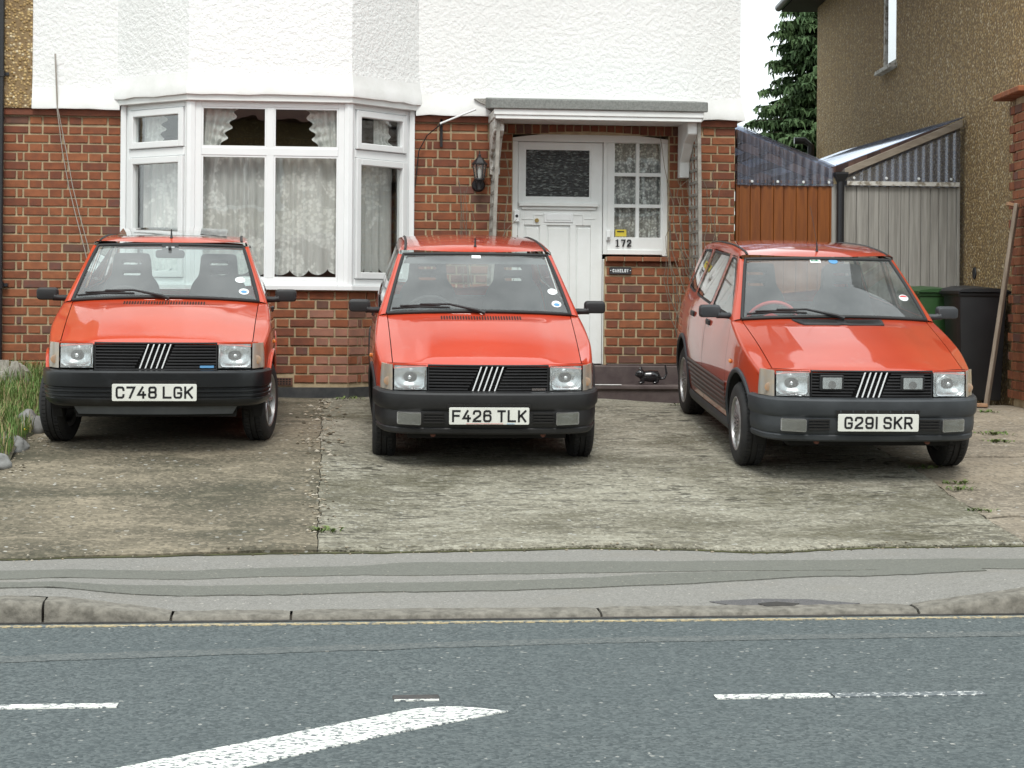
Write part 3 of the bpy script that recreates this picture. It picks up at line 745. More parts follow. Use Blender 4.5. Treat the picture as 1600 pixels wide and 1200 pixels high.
    if o['vent'] == 'slots':
        sl = CB()
        for k in range(30):
            x = lerp(-.275, .275, k/29); c = bon(x, .875, .0022)
            sl.box(c, (.0092, .095, .003), rot=Matrix.Rotation(R(14), 3, 'X'))
        sl.build('vent_slots', m_under, bonnet, kind='stuff')
    else:
        sl = CB(); pl = [(-.33, .965), (.30, .965), (.285, .83), (.05, .83), (.0, .85), (-.04, .83), (-.27, .83)]
        def onb(x, p, d): return bon(x, p, d)
        sl.prism(pl, onb, -.004, .010, flip=True)
        sl.build('vent_panel', m_blk, bonnet, bevel=.003)
        s2 = CB()
        for k in range(44):
            x = lerp(-.26, .27, k/43)
            if abs(x+.0) < .03: continue
            s2.box(bon(x, .90, .0115), (.006, .08, .003), rot=Matrix.Rotation(R(13), 3, 'X'))
        s2.build('vent_slots', m_under, bonnet, kind='stuff')
    # doors, handles, trims
    for sg in (-1, 1):
        for d in range(2 if o['doors'] == 5 else 1):
            mb = side_mesh(CB(), S, ['door%d' % d], sg); dr = mb.build('door', paint, car, smooth=32, fixn=False)
            yh = (1.93, 2.66)[d] if o['doors'] == 5 else 2.2
            CB().box((sg*(CW(yh, .84)+.006), yh, .84), (.02, .13, .04)).build('handle', m_blk, dr, bevel=.006)
        for w in range(3 if o['doors'] == 5 else 2):
            side_mesh(CB(), S, ['glass%d' % w], sg, -.006).build('side_window', m_sglass, car, smooth=30, fixn=False)
        side_mesh(CB(), S, ['trim'], sg, .002).build('window_trim', m_rub, car, smooth=30, fixn=False)
        # black waist strip and wheel arch lips
        for c in (ARCH_F, ARCH_R):
            lipm = CB(); ang = math.asin((.22-.285)/RA); aend = math.pi-(.30 if c is ARCH_F else ang)
            def lp(i, j):
                a = ang+(aend-ang)*i; k = 2*math.pi*j; rr = RA+.012+.018*math.cos(k) if o['flare'] else RA+.004+.007*math.cos(k)
                y, z = c[0]+rr*math.cos(a), c[1]+rr*math.sin(a); return (sg*(CW(y, z)+.004+.012*math.sin(k)), y, z)
            lipm.grid(lp, 26, 8)
            lipm.build('wheel_arch_trim', black if o['flare'] else paint, car, smooth=60)
        sill = CB(); sill.grid(lambda i, j: (lambda y, z: (sg*(CW(y, z)+.004+.012*math.sin(math.pi*j)), y, z))(lerp(1.03, 2.69, i), lerp(.17, .255, j)), 20, 6)
        sill.build('sill', black, car, smooth=40)
        if o['clad']:
            cl = CB()
            for k in range(6):
                z0 = .30+.034*k
                cl.grid(lambda i, j: (lambda y, z: (sg*(CW(y, z)+.003+.006*math.sin(math.pi*j)), y, z))(lerp(1.09, 2.66-.02*(6-k)+.05*max(0, k-2), i), lerp(z0, z0+.029, j)), 20, 4)
            cl.build('lower_cladding', m_clad, car, smooth=50)
        rb = CB(); rb.box((sg*(CW(.93, .665)+.004), .93, .665), (.02, .045, .028)); rb.build('side_repeater', m_amber, car, bevel=.008)
        # roof channel strip
        st = CB(); st.grid(lambda i, j: (lambda y: (sg*(CW(y, zG(y))-.062+.02*j), y, zcF(y)-.020+.007*math.sin(math.pi*j)+.002))(lerp(1.665, 3.34, i)), 30, 4)
        st.build('roof_strip', m_rub, car, smooth=60)
        # mirror
        mi = CB(); cx = sg*.845; y0, z0 = 1.27, .975
        rbox(mi, cx-.078, cx+.078, z0-.046, z0+.046, y0-.025, y0+.045, .03)
        for i_, v in enumerate(mi.v):   # taper towards the front
            if v[1] < y0: mi.v[i_] = (cx+(v[0]-cx)*.9, v[1], z0+(v[2]-z0)*.86)
        mi.tube([(sg*(CW(1.27, .93)-.01), 1.28, .945), (sg*.76, 1.27, .947), (sg*.80, 1.265, .955)], [.024, .022, .03], 10)
        mr = mi.build('door_mirror', m_blk if o['doors'] == 3 else m_gryC, car, bevel=.012, seg=2, smooth=45)
        CB().box((cx, y0+.049, z0), (.135, .004, .075)).build('mirror_glass', m_chrome, mr)
    # --- windscreen
    g = CB(); g.grid(lambda i, j: scr(lerp(-1, 1, i)*(scrw(j)-.006), j), 20, 14)
    ws = g.build('windscreen', m_cglass, car, smooth=40, fixn=False)
    per = [scr(lerp(-1, 1, i/16)*scrw(0), 0, .004) for i in range(17)]+[scr(scrw(j/10), j/10, .004) for j in range(1, 10)]+[scr(lerp(1, -1, i/16)*scrw(1), 1, .004) for i in range(17)]+[scr(-scrw(j/10), j/10, .004) for j in range(9, -1, -1)]
    CB().tube(per, .0125, 8, cap=False).build('windscreen_seal', m_rub, car, smooth=60)
    rg = CB(); rg.grid(lambda i, j: (lerp(-.555, .555, i), ry(lerp(-.555, .555, i), lerp(.95, 1.285, j))-.004, lerp(.95, 1.285, j)), 12, 8)
    rg.build('rear_window', m_sglass, car, smooth=30)
    # wiper
    wm = CB()
    wm.tube([scr(-.615, .055, .016), scr(-.42, .062, .02), scr(-.215, .045, .016)], .008, 6)
    wm.tube([scr(-.56, .075, .03), scr(-.28, .072, .03)], .007, 6)
    wm.tube([scr(.03, -.045, .02), scr(-.02, -.01, .026), scr(-.22, .078, .034), scr(-.42, .085, .034)], [.014, .012, .008, .007], 6)
    wm.build('wiper', m_blk, car, smooth=50)
    # stickers inside the screen
    for kind, x, t, r in o['stick']:
        d = CB(); k = 20
        c0 = scr(x, t, .002)
        pts = [scr(x+r*math.cos(2*math.pi*i/k), t+r*math.sin(2*math.pi*i/k)/.71, .002) for i in range(k)] if kind != 'box' else [scr(x+a*r*1.1, t+b_*r/.71, .002) for a, b_ in ((-1, -.7), (1, -.7), (1, .7), (-1, .7))]
        d.add(pts, [tuple(range(len(pts)))])
        base = {'disc': m_stick, 'box': m_stick, 'blue': m_blue, 'red': m_stick}[kind]
        st = d.build('windscreen_sticker', base, ws, fixn=False)
        e = CB()
        if kind == 'disc' : e.add([scr(x-r*.0+r*.6*math.cos(2*math.pi*i/k), t-r*.25/.71+r*.45*math.sin(2*math.pi*i/k)/.71, .0035) for i in range(k)], [tuple(range(k))]); e.build('print', m_blue, st, fixn=False) if False else None
        if kind == 'red': e.add([scr(x+r*.85*math.cos(math.pi*i/k), t+r*.25+r*.55*math.sin(math.pi*i/k)/.71, .0035) for i in range(k+1)], [tuple(range(k+1))]); e.build('sticker_print', m_redst, ws, fixn=False)
        if kind == 'box' and o['doors'] == 5:
            e.add([scr(x+a*r*.9, t+b_*r/.71, .0035) for a, b_ in ((-1, -.1), (1, -.1), (.4, .5), (-.3, .2), (-1, .5))], [(0, 1, 2, 3, 4)]); e.build('sticker_print', m_green, ws, fixn=False)
    for x, t in o['bluep']:
        e = CB(); k = 16; e.add([scr(x+.022*math.cos(2*math.pi*i/k), t+.016*math.sin(2*math.pi*i/k)/.71, .0035) for i in range(k)], [tuple(range(k))]); e.build('sticker_print', m_blue, ws, fixn=False)
    # --- interior
    it = CB(); it.bb(-.60, .60, 1.30, 1.56, .55, .865); it.bb(-.62, .62, 1.02, 1.32, .70, .885)
    it.build('dashboard', m_int, car, bevel=.03, seg=2, smooth=40)
    CB().bb(-.66, .66, 1.0, 3.5, .26, .30).build('floor', m_under, car)
    CB().bb(-.62, .62, 3.0, 3.42, .84, .87).build('parcel_shelf', m_int, car)
    sw = CB(); rt = Matrix.Rotation(R(-62), 3, 'X'); c = Vector((-.33, 1.66, .855))
    sw.tube([c+rt @ Vector((.185*math.cos(a), .185*math.sin(a), 0)) for a in [2*math.pi*i/28 for i in range(29)]], .014, 8, cap=False)
    sw.tube([c+rt @ Vector((-.18, 0, 0)), c+rt @ Vector((0, -.02, .03)), c+rt @ Vector((.18, 0, 0))], [.014, .045, .014], 8)
    sw.build('steering_wheel', m_redst if o['doors'] == 5 else m_int, car, smooth=60)
    for sx in (-.33, .33):
        s_ = CB(); tl = Matrix.Rotation(R(-14), 3, 'X'); o0 = Vector((sx, 2.12, .50))
        def sp(x, z, d): return o0+tl @ Vector((x, d, z))
        rows = [(.0, .235), (.30, .245), (.52, .215), (.56, .155), (.76, .135), (.80, .115)]
        hole = [(-.07, .595), (.07, .595), (.07, .635), (-.07, .635)], [(-.075, .68), (.075, .68), (.07, .72), (-.07, .72)]
        outl = rnd([(-.24, 0), (.24, 0), (.235, .42), (.20, .54), (.15, .60), (.135, .77), (-.135, .77), (-.15, .60), (-.20, .54), (-.235, .42)], .03, 3)
        hl = [rnd(list(h), .015, 2) for h in hole]
        vs_, fs_ = cdt([outl]+hl, .06, (-.24, .24, 0, .8))
        keep = [f for f in fs_ if inpoly((sum(vs_[i][0] for i in f)/3, sum(vs_[i][1] for i in f)/3), outl) and not any(inpoly((sum(vs_[i][0] for i in f)/3, sum(vs_[i][1] for i in f)/3), h) for h in hl)]
        def bul(x, z): return .05*max(0, 1-(x/.25)**2)**.5
        n = len(vs_)
        s_.add([sp(x, z, -bul(x, z)) for x, z in vs_]+[sp(x, z, .06) for x, z in vs_], [f for f in keep]+[tuple(n+i for i in f[::-1]) for f in keep])
        from collections import Counter
        ec = Counter(tuple(sorted((f[i], f[(i+1) % 3]))) for f in keep for i in range(3))
        s_.add([sp(x, z, -bul(x, z)) for x, z in vs_]+[sp(x, z, .06) for x, z in vs_], [(a, b_, n+b_, n+a) for (a, b_), c_ in ec.items() if c_ == 1])
        s_.build('front_seat', m_seat, car, smooth=50, weld=.0005)
    rs = CB(); rs.bb(-.60, .60, 2.72, 2.95, .45, .92); rs.bb(-.6, .6, 2.4, 2.95, .40, .55); rs.build('rear_bench', m_seat, car, bevel=.04, seg=2, smooth=40)
    hd = CB(); hd.grid(lambda i, j: (lerp(-.52, .52, i), lerp(1.72, 3.3, j), zcF(lerp(1.72, 3.3, j))-.03), 6, 8); hd.build('headlining', m_seat, car, fixn=False)
    if o['mirror']:
        rm = CB(); pv_ = scr(.0, .86); rbox(rm, -.105, .105, pv_.z-.052, pv_.z+.008, pv_.y+.03, pv_.y+.055, .025); rm.tube([pv_+Vector((0, .004, .03)), pv_+Vector((0, .03, -.01))], .012, 6)
        rm.tube([scr(-.06, .95)+Vector((0, .02, 0)), scr(.06, .95)+Vector((0, .02, 0))], .022, 8)
        rm.build('rear_view_mirror', m_int, car, smooth=40)
    if o['visor']:
        v_ = CB(); v_.add([scr(x, t)+Vector((0, .03+d, 0)) for d in (0, .015) for x, t in ((-.50, .97), (.50, .97), (.52, .82), (-.53, .82))], [(0, 1, 2, 3), (7, 6, 5, 4), (0, 4, 5, 1), (1, 5, 6, 2), (2, 6, 7, 3), (3, 7, 4, 0)])
        v_.build('sun_visor', m_seat, car)
    # --- nose: grille, lamps
    gr_ = CB()
    gr_.grid(lambda i, j: (lambda x, z: (x, nose_y(x, z)+.045, z))(lerp(-.64, .64, i), lerp(.50, .705, j)), 20, 4)
    grille = gr_.build('grille_backing', m_under, car, fixn=False)
    z0g, z1g = .531, .694
    fr = CB()
    def gx(x, z): return Vector((x, nose_y(x, z), z))
    for k in range(8):
        z = lerp(z0g+.012, z1g-.012, k/7)
        for a, b_ in ((-.388, -.10+.075*(k/7)-.035), (.10-.005+.06*(k/7)-.035, .388)):
            fr.grid(lambda i, j: gx(lerp(a, b_, i), z+.0065*math.cos(2*math.pi*j))+Vector((0, .006-.008*math.sin(2*math.pi*j), 0)), 8, 6)
    for k in range(11):
        z = lerp(z0g+.01, z1g-.01, k/10)
        fr.grid(lambda i, j: gx(lerp(-.11, .13, i), z+.0035*math.cos(2*math.pi*j))+Vector((0, .022, 0)), 4, 6)
    for (a, z) in ((-.392, 0), (.392, 0)):
        fr.box((a, nose_y(a, .61)+.012, .6125), (.008, .03, z1g-z0g+.012))
    for z in (z0g-.004, z1g+.004):
        fr.grid(lambda i, j: gx(lerp(-.395, .395, i), z+.006*math.cos(2*math.pi*j))+Vector((0, .002-.010*math.sin(2*math.pi*j), 0)), 14, 6)
    fr.build('grille', m_blk if not o['drive'] else m_blk, car, smooth=50)
    for k in range(5):
        x = lerp(-.075, .068, k/4)
        CB().prism([(x-.0045-.028, z0g+.002), (x+.0045-.028, z0g+.002), (x+.0045+.028, z1g-.002), (x-.0045+.028, z1g-.002)], lambda a, b_, d: (a, nose_y(a, b_)-d, b_), -.004, .009, flip=True).build('grille_bar', m_gbar, car, bevel=.002)
    if o['badge']:
        CB().prism([(.285, .538), (.375, .538), (.375, .552), (.285, .552)], lambda a, b_, d: (a, nose_y(a, b_)-d, b_), -.002, .008, flip=True).build('grille_badge', o['badge'], car)
    for sg in (-1, 1):
        zb, zt = .533, .697; xa, xb = .400, .618
        hl_ = empty('headlight', (0, 0, 0), parent=car); hl_['org'] = (0, 0, 0)
        pl = rnd([(sg*xa, zb), (sg*xb, zb), (sg*xb, zt), (sg*xa, zt)], .012, 3)
        hb = CB(); n = len(pl)
        hb.add([(a, nose_y(a, b_)-.001, b_) for a, b_ in pl]+[(lerp(a, sg*.509, .05), nose_y(a, b_)+.055, lerp(b_, .615, .05)) for a, b_ in pl], [(i, (i+1) % n, n+(i+1) % n, n+i) for i in range(n)])
        hb.add([(lerp(a, sg*.509, .05), nose_y(a, b_)+.055, lerp(b_, .615, .05)) for a, b_ in pl], [tuple(range(n))])
        hb.build('lamp_bezel', m_refl, hl_, fixn=False)
        rf = CB(); rf.grid(lambda i, j: (lambda a, c_: (sg*(.509+a*.104), nose_y(.509+a*.104, .615+c_*.078)+.004+.046*max(0, 1-(abs(a)**2.6+abs(c_)**2.6)), .615+c_*.078))(2*i-1, 2*j-1), 20, 16)
        rf.build('reflector', m_refl, hl_, smooth=60, fixn=False)
        bl = CB(); bl.lathe([(0, .012), (.010, .014), (.014, .02), (.014, .05)], c=(sg*.512, nose_y(.51, .615)+.004, .615), axis='y', n=20); bl.build('bulb_shield', m_chrome, hl_, smooth=50)
        ln = CB(); ln.add([(a, nose_y(a, b_)-.006, b_) for a, b_ in pl], [tuple(range(n)) if sg < 0 else tuple(range(n))[::-1]])
        k0 = CB(); k0.grid(lambda i, j: (lambda x, z: (sg*x, nose_y(x, z)-.004-.007*(1-(2*i-1)**4)*(1-(2*j-1)**4), z))(lerp(xa+.004, xb-.004, i), lerp(zb+.004, zt-.004, j)), 12, 10)
        k0.build('lamp_lens', m_lens, hl_, smooth=50, fixn=False)
        # chrome U trim under the lens
        CB().tube([(sg*(xa+.012), nose_y(xa, zt)-.003, zt-.03), (sg*(xa+.014), nose_y(xa, zb)-.004, zb+.03), (sg*(xa+.03), nose_y(xa, zb)-.004, zb+.013), (sg*(xb-.03), nose_y(xb, zb)-.004, zb+.013), (sg*(xb-.012), nose_y(xb, zb)-.004, zb+.03)], .0045, 6).build('lamp_trim', m_chrome, hl_, smooth=60)
        ind = CB()
        def indf(i, j):
            z = lerp(zb, zt, j); a = i
            if a < .55: x = lerp(.625, .682, a/.55); y = nose_y(x, z)-.002
            else:
                u = (a-.55)/.45; y = lerp(nose_y(.682, z)-.002, .242, u); x = lerp(.682, CW(.242, z)+.004, u**.45)
            return (sg*x, y, z)
        ind.grid(indf, 14, 6); ind.grid(lambda i, j: Vector(indf(i, 0))+Vector((0, .03*j, 0)), 14, 1); ind.grid(lambda i, j: Vector(indf(i, 1))+Vector((0, .03*j, 0)), 14, 1)
        indo = ind.build('indicator', m_clear, car, smooth=60)
        CB().lathe([(0, -.003), (.022, -.003), (.030, 0)], c=(sg*.652, nose_y(.652, .60)-.001, .588), axis='y', n=18).build('indicator_bulb', m_amber2, indo, smooth=60)
    if o['drive']:
        for sg in (-1, 1):
            dl = empty('driving_lamp', (0, 0, 0), parent=car); dl['org'] = (0, 0, 0); cx = sg*.262; zz = .624
            yy = nose_y(cx, zz)
            h = CB(); rbox(h, cx-.078, cx+.078, zz-.05, zz+.05, yy-.012, yy+.06, .01); h.build('housing', m_blk, dl, bevel=.005)
            q = CB(); rbox(q, cx-.062, cx+.062, zz-.036, zz+.036, yy-.016, yy-.011, .008); q.build('reflector', m_refl, dl)
            q = CB(); q.lathe([(0, -.001), (.022, 0), (.03, .004)], c=(cx, yy-.018, zz-.012), axis='y', n=20); q.build('bulb_shield', m_under, dl)
            q = CB(); q.grid(lambda i, j: (lerp(cx-.062, cx+.062, i), yy-.021-.004*(1-(2*i-1)**4), lerp(zz-.036, zz+.036, j)), 8, 4); q.build('lamp_lens', m_lens, dl, fixn=False)
    # --- bumper, valance, plate
    bm_ = CB()
    if o['fog']:
        prof = [(-.10, .528), (-.03, .531), (.012, .529), (.024, .518), (.026, .50), (.024, .435), (.014, .418), (.008, .410), (.010, .36), (.006, .315), (-.004, .300), (.004, .292), (.000, .268), (-.012, .256), (-.06, .25)]
    else:
        prof = [(-.10, .522), (-.03, .525), (.010, .522), (.022, .510), (.024, .49), (.020, .42), (.006, .410), (.006, .404), (.016, .398), (.016, .386), (.006, .380), (.006, .374), (.014, .368), (.014, .356), (.004, .350), (.004, .344), (.010, .338), (.006, .318), (-.012, .298), (-.03, .288), (-.08, .285)]
    sweep(bm_, prof)
    bumper = bm_.build('bumper', black, car, smooth=35)
    if not o['fog']:
        vl = CB(); vl.grid(lambda i, j: (lerp(-.53, .53, i)*(1-.06*j), .045+.05*(lerp(-1, 1, i))**2+.03*j, lerp(.29, .232, j)), 16, 4); vl.grid(lambda i, j: (lerp(-.5, .5, i), .075+.05*(lerp(-1, 1, i))**2+.1*j, .232), 16, 1); vl.build('valance', m_val, car, smooth=40)
    else:
        for sg in (-1, 1):
            x0, x1 = .44, .595
            fg = empty('fog_lamp', (0, 0, 0), parent=car); fg['org'] = (0, 0, 0)
            fy = lambda a: (-.016 if abs(a) < .4 else -.016+.05*((abs(a)-.4)/.2)**2*1.1)
            q = CB(); pl = rnd([(sg*x0, .322), (sg*x1, .322), (sg*x1, .402), (sg*x0, .402)], .01, 3)
            q.prism(pl, lambda a, b_, d: (a, fy(a)+d, b_), -.004, .05); q.build('housing', m_alloy, fg)
            q = CB(); q.grid(lambda i, j: (lambda a: (sg*a, fy(a)-.010-.004*(1-(2*i-1)**4), lerp(.325, .399, j)))(lerp(x0+.004, x1-.004, i)), 10, 5); q.build('lamp_lens', m_foglens, fg, smooth=50, fixn=False)
        for sg in (-1, 1):
            vt = CB()
            for k in range(4):
                z = .334+.019*k; vt.bb(min(sg*.29, sg*.425), max(sg*.29, sg*.425), -.0155, .0, z, z+.010)
            vt.build('bumper_vent', m_under, bumper, kind='stuff')
        for sg in (-1, 1): CB().lathe([(0, .0), (.016, .0), (.018, .01), (.018, .03)], c=(sg*.36, .035, .252), axis='y', n=14).build('towing_eye', M('rust', (.10, .035, .02), .9), car)
    # recess above the plate with small vertical webs
    px = o['platex']; pw = o['platew']
    rc = CB(); rc.bb(px-.27, px+.27, -.0285, -.02, .428, .462); rc.build('plate_recess', m_under, bumper)
    wb = CB()
    for k in range(7): wb.bb(px-.24+.08*k-.004, px-.24+.08*k+.004, -.031, -.0275, .448, .462)
    wb.build('recess_web', black, bumper, kind='stuff')
    pl = CB(); rbox(pl, px-pw/2, px+pw/2, .330, .441, -.046, -.038, .01)
    plate = pl.build('number_plate', m_plate, car, bevel=.0015)
    for ch in text_chars(o['reg'], .079, .0135, lambda a, b_: (a+px, -.0475, b_+.386), CB, cw=o['cw'], gap=o['gap'], space=o['space']): ch.build('plate_character', m_ink, plate, fixn=False)
    if o['platefix']:
        for mt, a, z, w, h in o['platefix']:
            CB().bb(px+a-w/2, px+a+w/2, -.0478, -.046, z-h/2, z+h/2).build('plate_print', mt, plate)
    # --- wheels and underside
    tw = o['tw']
    for sg in (-1, 1):
        wheel('wheel', car, sg*(o['track']/2), .68, o['rim'], sg, o['steer'], tw)
        wheel('wheel', car, sg*(o['track']/2-.02), 3.042, o['rim'], sg, 0, tw)
    un = CB(); un.bb(-.52, .52, .15, 3.5, .21, .26); un.bb(-.70, .70, 1.05, 2.68, .18, .25)
    for y in (.68, 3.042):
        for sg in (-1, 1):
            a0 = .1; un.lathe([(.345, sg*.70), (.345, sg*.46), (.345, sg*.45), (.0, sg*.45)], c=(0, y, .285), axis='x', n=24, a0=-.1, a1=math.pi+.1)
    un.bb(-.55, .55, .2, .95, .26, .62)
    un.build('underbody', m_under, car)
    un2 = CB(); un2.tube([(0.2, .7, .2), (.2, 3.5, .2)], .03, 8); un2.build('exhaust', m_under, car)
    if o.get('sunroof'):
        sr = CB()
        def srf(i, j):
            x = lerp(-.40, .40, i); y = lerp(1.80, 2.26, j); return Vector((x, y, zcF(y)-.022*(x/.5)**2+.012+.035*j))
        sr.grid(srf, 12, 6); sr.grid(lambda i, j: srf(i, j)-Vector((0, 0, .005)), 12, 6, flip=True)
        sr.build('sunroof', m_sglass, car, smooth=30, fixn=False)
    # aerial
    ar = CB(); az = Vector((o['aerx'], 1.70, zcF(1.70)))
    ar.tube([az, az+Vector((0, .005, .02)), az+Vector((0, .01, .065))], [.011, .007, .0045], 8)
    if o['whip']: ar.tube([az+Vector((0, .01, .06)), az+Vector((-.02, .16, .32))], .0018, 5)
    ar.build('aerial', m_blk, car, smooth=50)
    return car
m_clad = M('dark_cladding', (.032, .016, .015), .4, (.05, .022, .020), 5)
m_foglens = glass_mat('fog_lens', (.50, .51, .45), rough=.10, bump=(40, .6, .01), haze=.07)
base = dict(platex=0, platew=.52, cw=.70, gap=.15, space=.16, aerx=0, whip=False, badge=None, drive=False, clad=False, flare=False, mirror=False, visor=False, bluep=[], platefix=None, steer=0, tw=.158, track=1.342, rim='spoke')
make_car(dict(base, paint=m_paintA, doors=3, bump=m_blkA, vent='slots', fog=False, loc=(-1.14, 12.73, .456), yaw=.026, pitch=.035, reg='C748 LGK', platew=.54, badge=m_blue, mirror=True, sunroof=True, steer=R(-11), cw=.72, gap=.15,
   stick=[('disc', .515, .34, .036), ('disc', .545, .145, .036), ('box', .0, .965, .028)], bluep=[(.545, .14)],
   label='red hatchback with ribbed glossy black bumper and C748 LGK plate, at the left'))
make_car(dict(base, paint=m_paintB, doors=3, bump=m_blk, vent='slots', fog=True, flare=True, loc=(1.053, 12.52, .360), yaw=-.019, pitch=.087, reg='F426 TLK', badge=m_chrome, visor=True,
   stick=[('disc', .535, .345, .036), ('disc', .555, .15, .036), ('box', .0, .945, .030)], bluep=[(.557, .14)],
   platefix=[(m_redst, -.03, .336, .24, .002), (m_blue, .14, .336, .05, .003)],
   label='red hatchback with fog lamps and F426 TLK plate, parked in front of the door'))
make_car(dict(base, paint=m_paintC, doors=5, bump=m_gryC, vent='panel', fog=True, flare=True, clad=True, drive=True, loc=(3.488, 12.04, .346), yaw=-.035, pitch=.079, reg='G291 SKR', rim='mesh', tw=.172, track=1.36, whip=True, platex=.015,
   stick=[('box', -.04, .955, .034), ('blue', .09, .955, .034), ('red', .53, .33, .036)],
   label='orange-red five-door hatchback with extra lamps in its grille and G291 SKR plate'))
# ================================================================ house at number 172
WT = 16.70                                  # plane of the brick face
m_brick = []
for i, (c, c2) in enumerate((((.250, .080, .034), (.175, .060, .029)), ((.285, .098, .042), (.21, .076, .034)), ((.190, .060, .031), (.135, .048, .028)), ((.30, .108, .045), (.215, .075, .034)), ((.150, .068, .045), (.115, .06, .045)), ((.125, .066, .052), (.17, .062, .042)))):
    m_brick.append(M('brick_%s' % ('red', 'bright', 'dark', 'orange', 'brown', 'purple')[i], c, .88, c2, 14, bump=.45, bscale=70, bdist=.004, coord='World'))
m_brickpale = M('brick_pale', (.33, .15, .10), .9, (.24, .12, .085), 9, bump=.4, bscale=70, coord='World')
m_mortar = M('lime_mortar', (.47, .38, .24), .95, (.35, .275, .17), 12, bump=.6, bscale=120, coord='World')
def roughcast(name, col, col2, sc, st):
    t = NT(name); v = t.co('World'); n = t.noise(v, sc, 4, .6); n2 = t.noise(v, sc*2.7, 3, .6)
    h = t.mix(.35, t.ramp(n, [(.38, 0), (.62, 1)]), n2)
    c = t.mix(t.ramp(t.noise(t.co('World', (1, 1, .4)), .9, 6, .6), [(.4, 0), (.8, .5)]), col, col2)
    t.set(Base_Color=c, Roughness=.9, Normal=t.bump(h, st, .02)); return t.mat
m_render = roughcast('white_roughcast', (.84, .85, .84), (.70, .71, .69), 26, .45)
m_rendersm = M('white_render_band', (.82, .83, .82), .85, (.74, .75, .73), 5, bump=.25, bscale=30, coord='World')
def pebbledash(name, sc=38):
    t = NT(name); v = t.co('World')
    vc = t.vor(v, sc, out='Color'); vd = t.vor(v, sc); sp = t.node('SeparateColor'); t.l.new(vc, sp.inputs[0])
    c = t.ramp(sp.outputs[0], [(0, (.22, .135, .05)), (.35, (.40, .265, .105)), (.62, (.49, .335, .14)), (.86, (.58, .43, .21)), (.95, (.72, .61, .41))])
    c = t.mix(t.ramp(vd, [(.34, 0), (.6, .85)]), c, (.19, .125, .062))
    c = t.mix(t.ramp(t.noise(t.co('World', (1, 1, .35)), .7, 6, .65), [(.4, 0), (.75, .3)]), c, (.24, .20, .13))
    t.set(Base_Color=c, Roughness=.85, Normal=t.bump(t.ramp(vd, [(0, 1), (.6, 0)]), 1, .012)); return t.mat
m_pebble = pebbledash('brown_pebbledash')
m_upvc = M('white_upvc', (.80, .82, .82), .28, (.76, .78, .78), 3)
m_wood = M('white_gloss_paint', (.78, .80, .79), .35, (.72, .74, .72), 4, bump=.08, bscale=30)
m_peel = M('peeling_white_paint', (.62, .61, .57), .75, (.26, .23, .18), 16, lo=.48, hi=.6, bump=.4, bscale=60)
m_felt = M('roofing_felt', (.16, .17, .16), .95, (.24, .25, .235), 60, bump=.5, bscale=200)
m_plinth = M('black_bitumen_plinth', (.025, .028, .032), .6, (.06, .062, .062), 8, bump=.3, coord='World')
m_step = M('purple_brown_step_paint', (.058, .040, .040), .6, (.10, .078, .072), 7, bump=.25, bscale=50, coord='World')
m_pane = glass_mat('window_glass', (.965, .975, .97), bump=(1.5, .06, .02))
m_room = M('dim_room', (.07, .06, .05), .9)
m_iron = M('black_iron', (.018, .018, .02), .5)
m_pvc = M('black_pvc_pipe', (.02, .021, .024), .35)
def lace(name, base, dens, sc, cl=6.5, lo=.50, hi=.58):
    """net: even mesh of thread with sprays of denser embroidered flowers"""
    t = NT(name); t.n.remove(t.b); v = t.co('World')
    cluster = t.ramp(t.noise(t.co('World', (1, .2, .75)), cl, 3, .6, dist=.6), [(lo, 0), (hi, 1)])
    motif = t.ramp(t.vor(t.co('World', (1, .3, 1)), sc), [(.22, 1), (.55, .15)])
    thread = t.math('MULTIPLY', t.noise(t.co('World', (1, 1, .12)), 60, 2), .3)
    f = t.math('MINIMUM', t.math('ADD', t.math('ADD', base-.15, thread), t.math('MULTIPLY', t.math('MULTIPLY', cluster, motif), dens)), 1)
    d = t.node('BsdfDiffuse'); d.inputs[0].default_value = (.90, .90, .87, 1); tl = t.node('BsdfTranslucent'); tl.inputs[0].default_value = (.7, .7, .66, 1)
    m1 = t.node('MixShader'); m1.inputs[0].default_value = .12; t.l.new(d.outputs[0], m1.inputs[1]); t.l.new(tl.outputs[0], m1.inputs[2])
    tr = t.node('BsdfTransparent'); m2 = t.node('MixShader'); t.l.new(f, m2.inputs[0]); t.l.new(tr.outputs[0], m2.inputs[1]); t.l.new(m1.outputs[0], m2.inputs[2]); t.l.new(m2.outputs[0], t.out.inputs[0]); return t.mat
m_lace = lace('net_lace', .72, .75, 30, 4.4)
m_lace2 = lace('dense_lace', .40, 1.0, 44, 18, .42, .52)
m_ruffle = lace('ruffle_net', .78, .3, 40)
house = root('house', (1.0, WT, .55), 'white roughcast and red brick house with bay window, behind the three cars', 'house')
BL, BR_, BD = -1.861, .755, .60             # bay at the wall, and its depth
FL, FR = BL+.645, BR_-.585                  # front corners of the bay
XL, XR = -2.654, 3.753
Z0, ZT, CP = .66, 3.045, .0815
SILL = 1.53
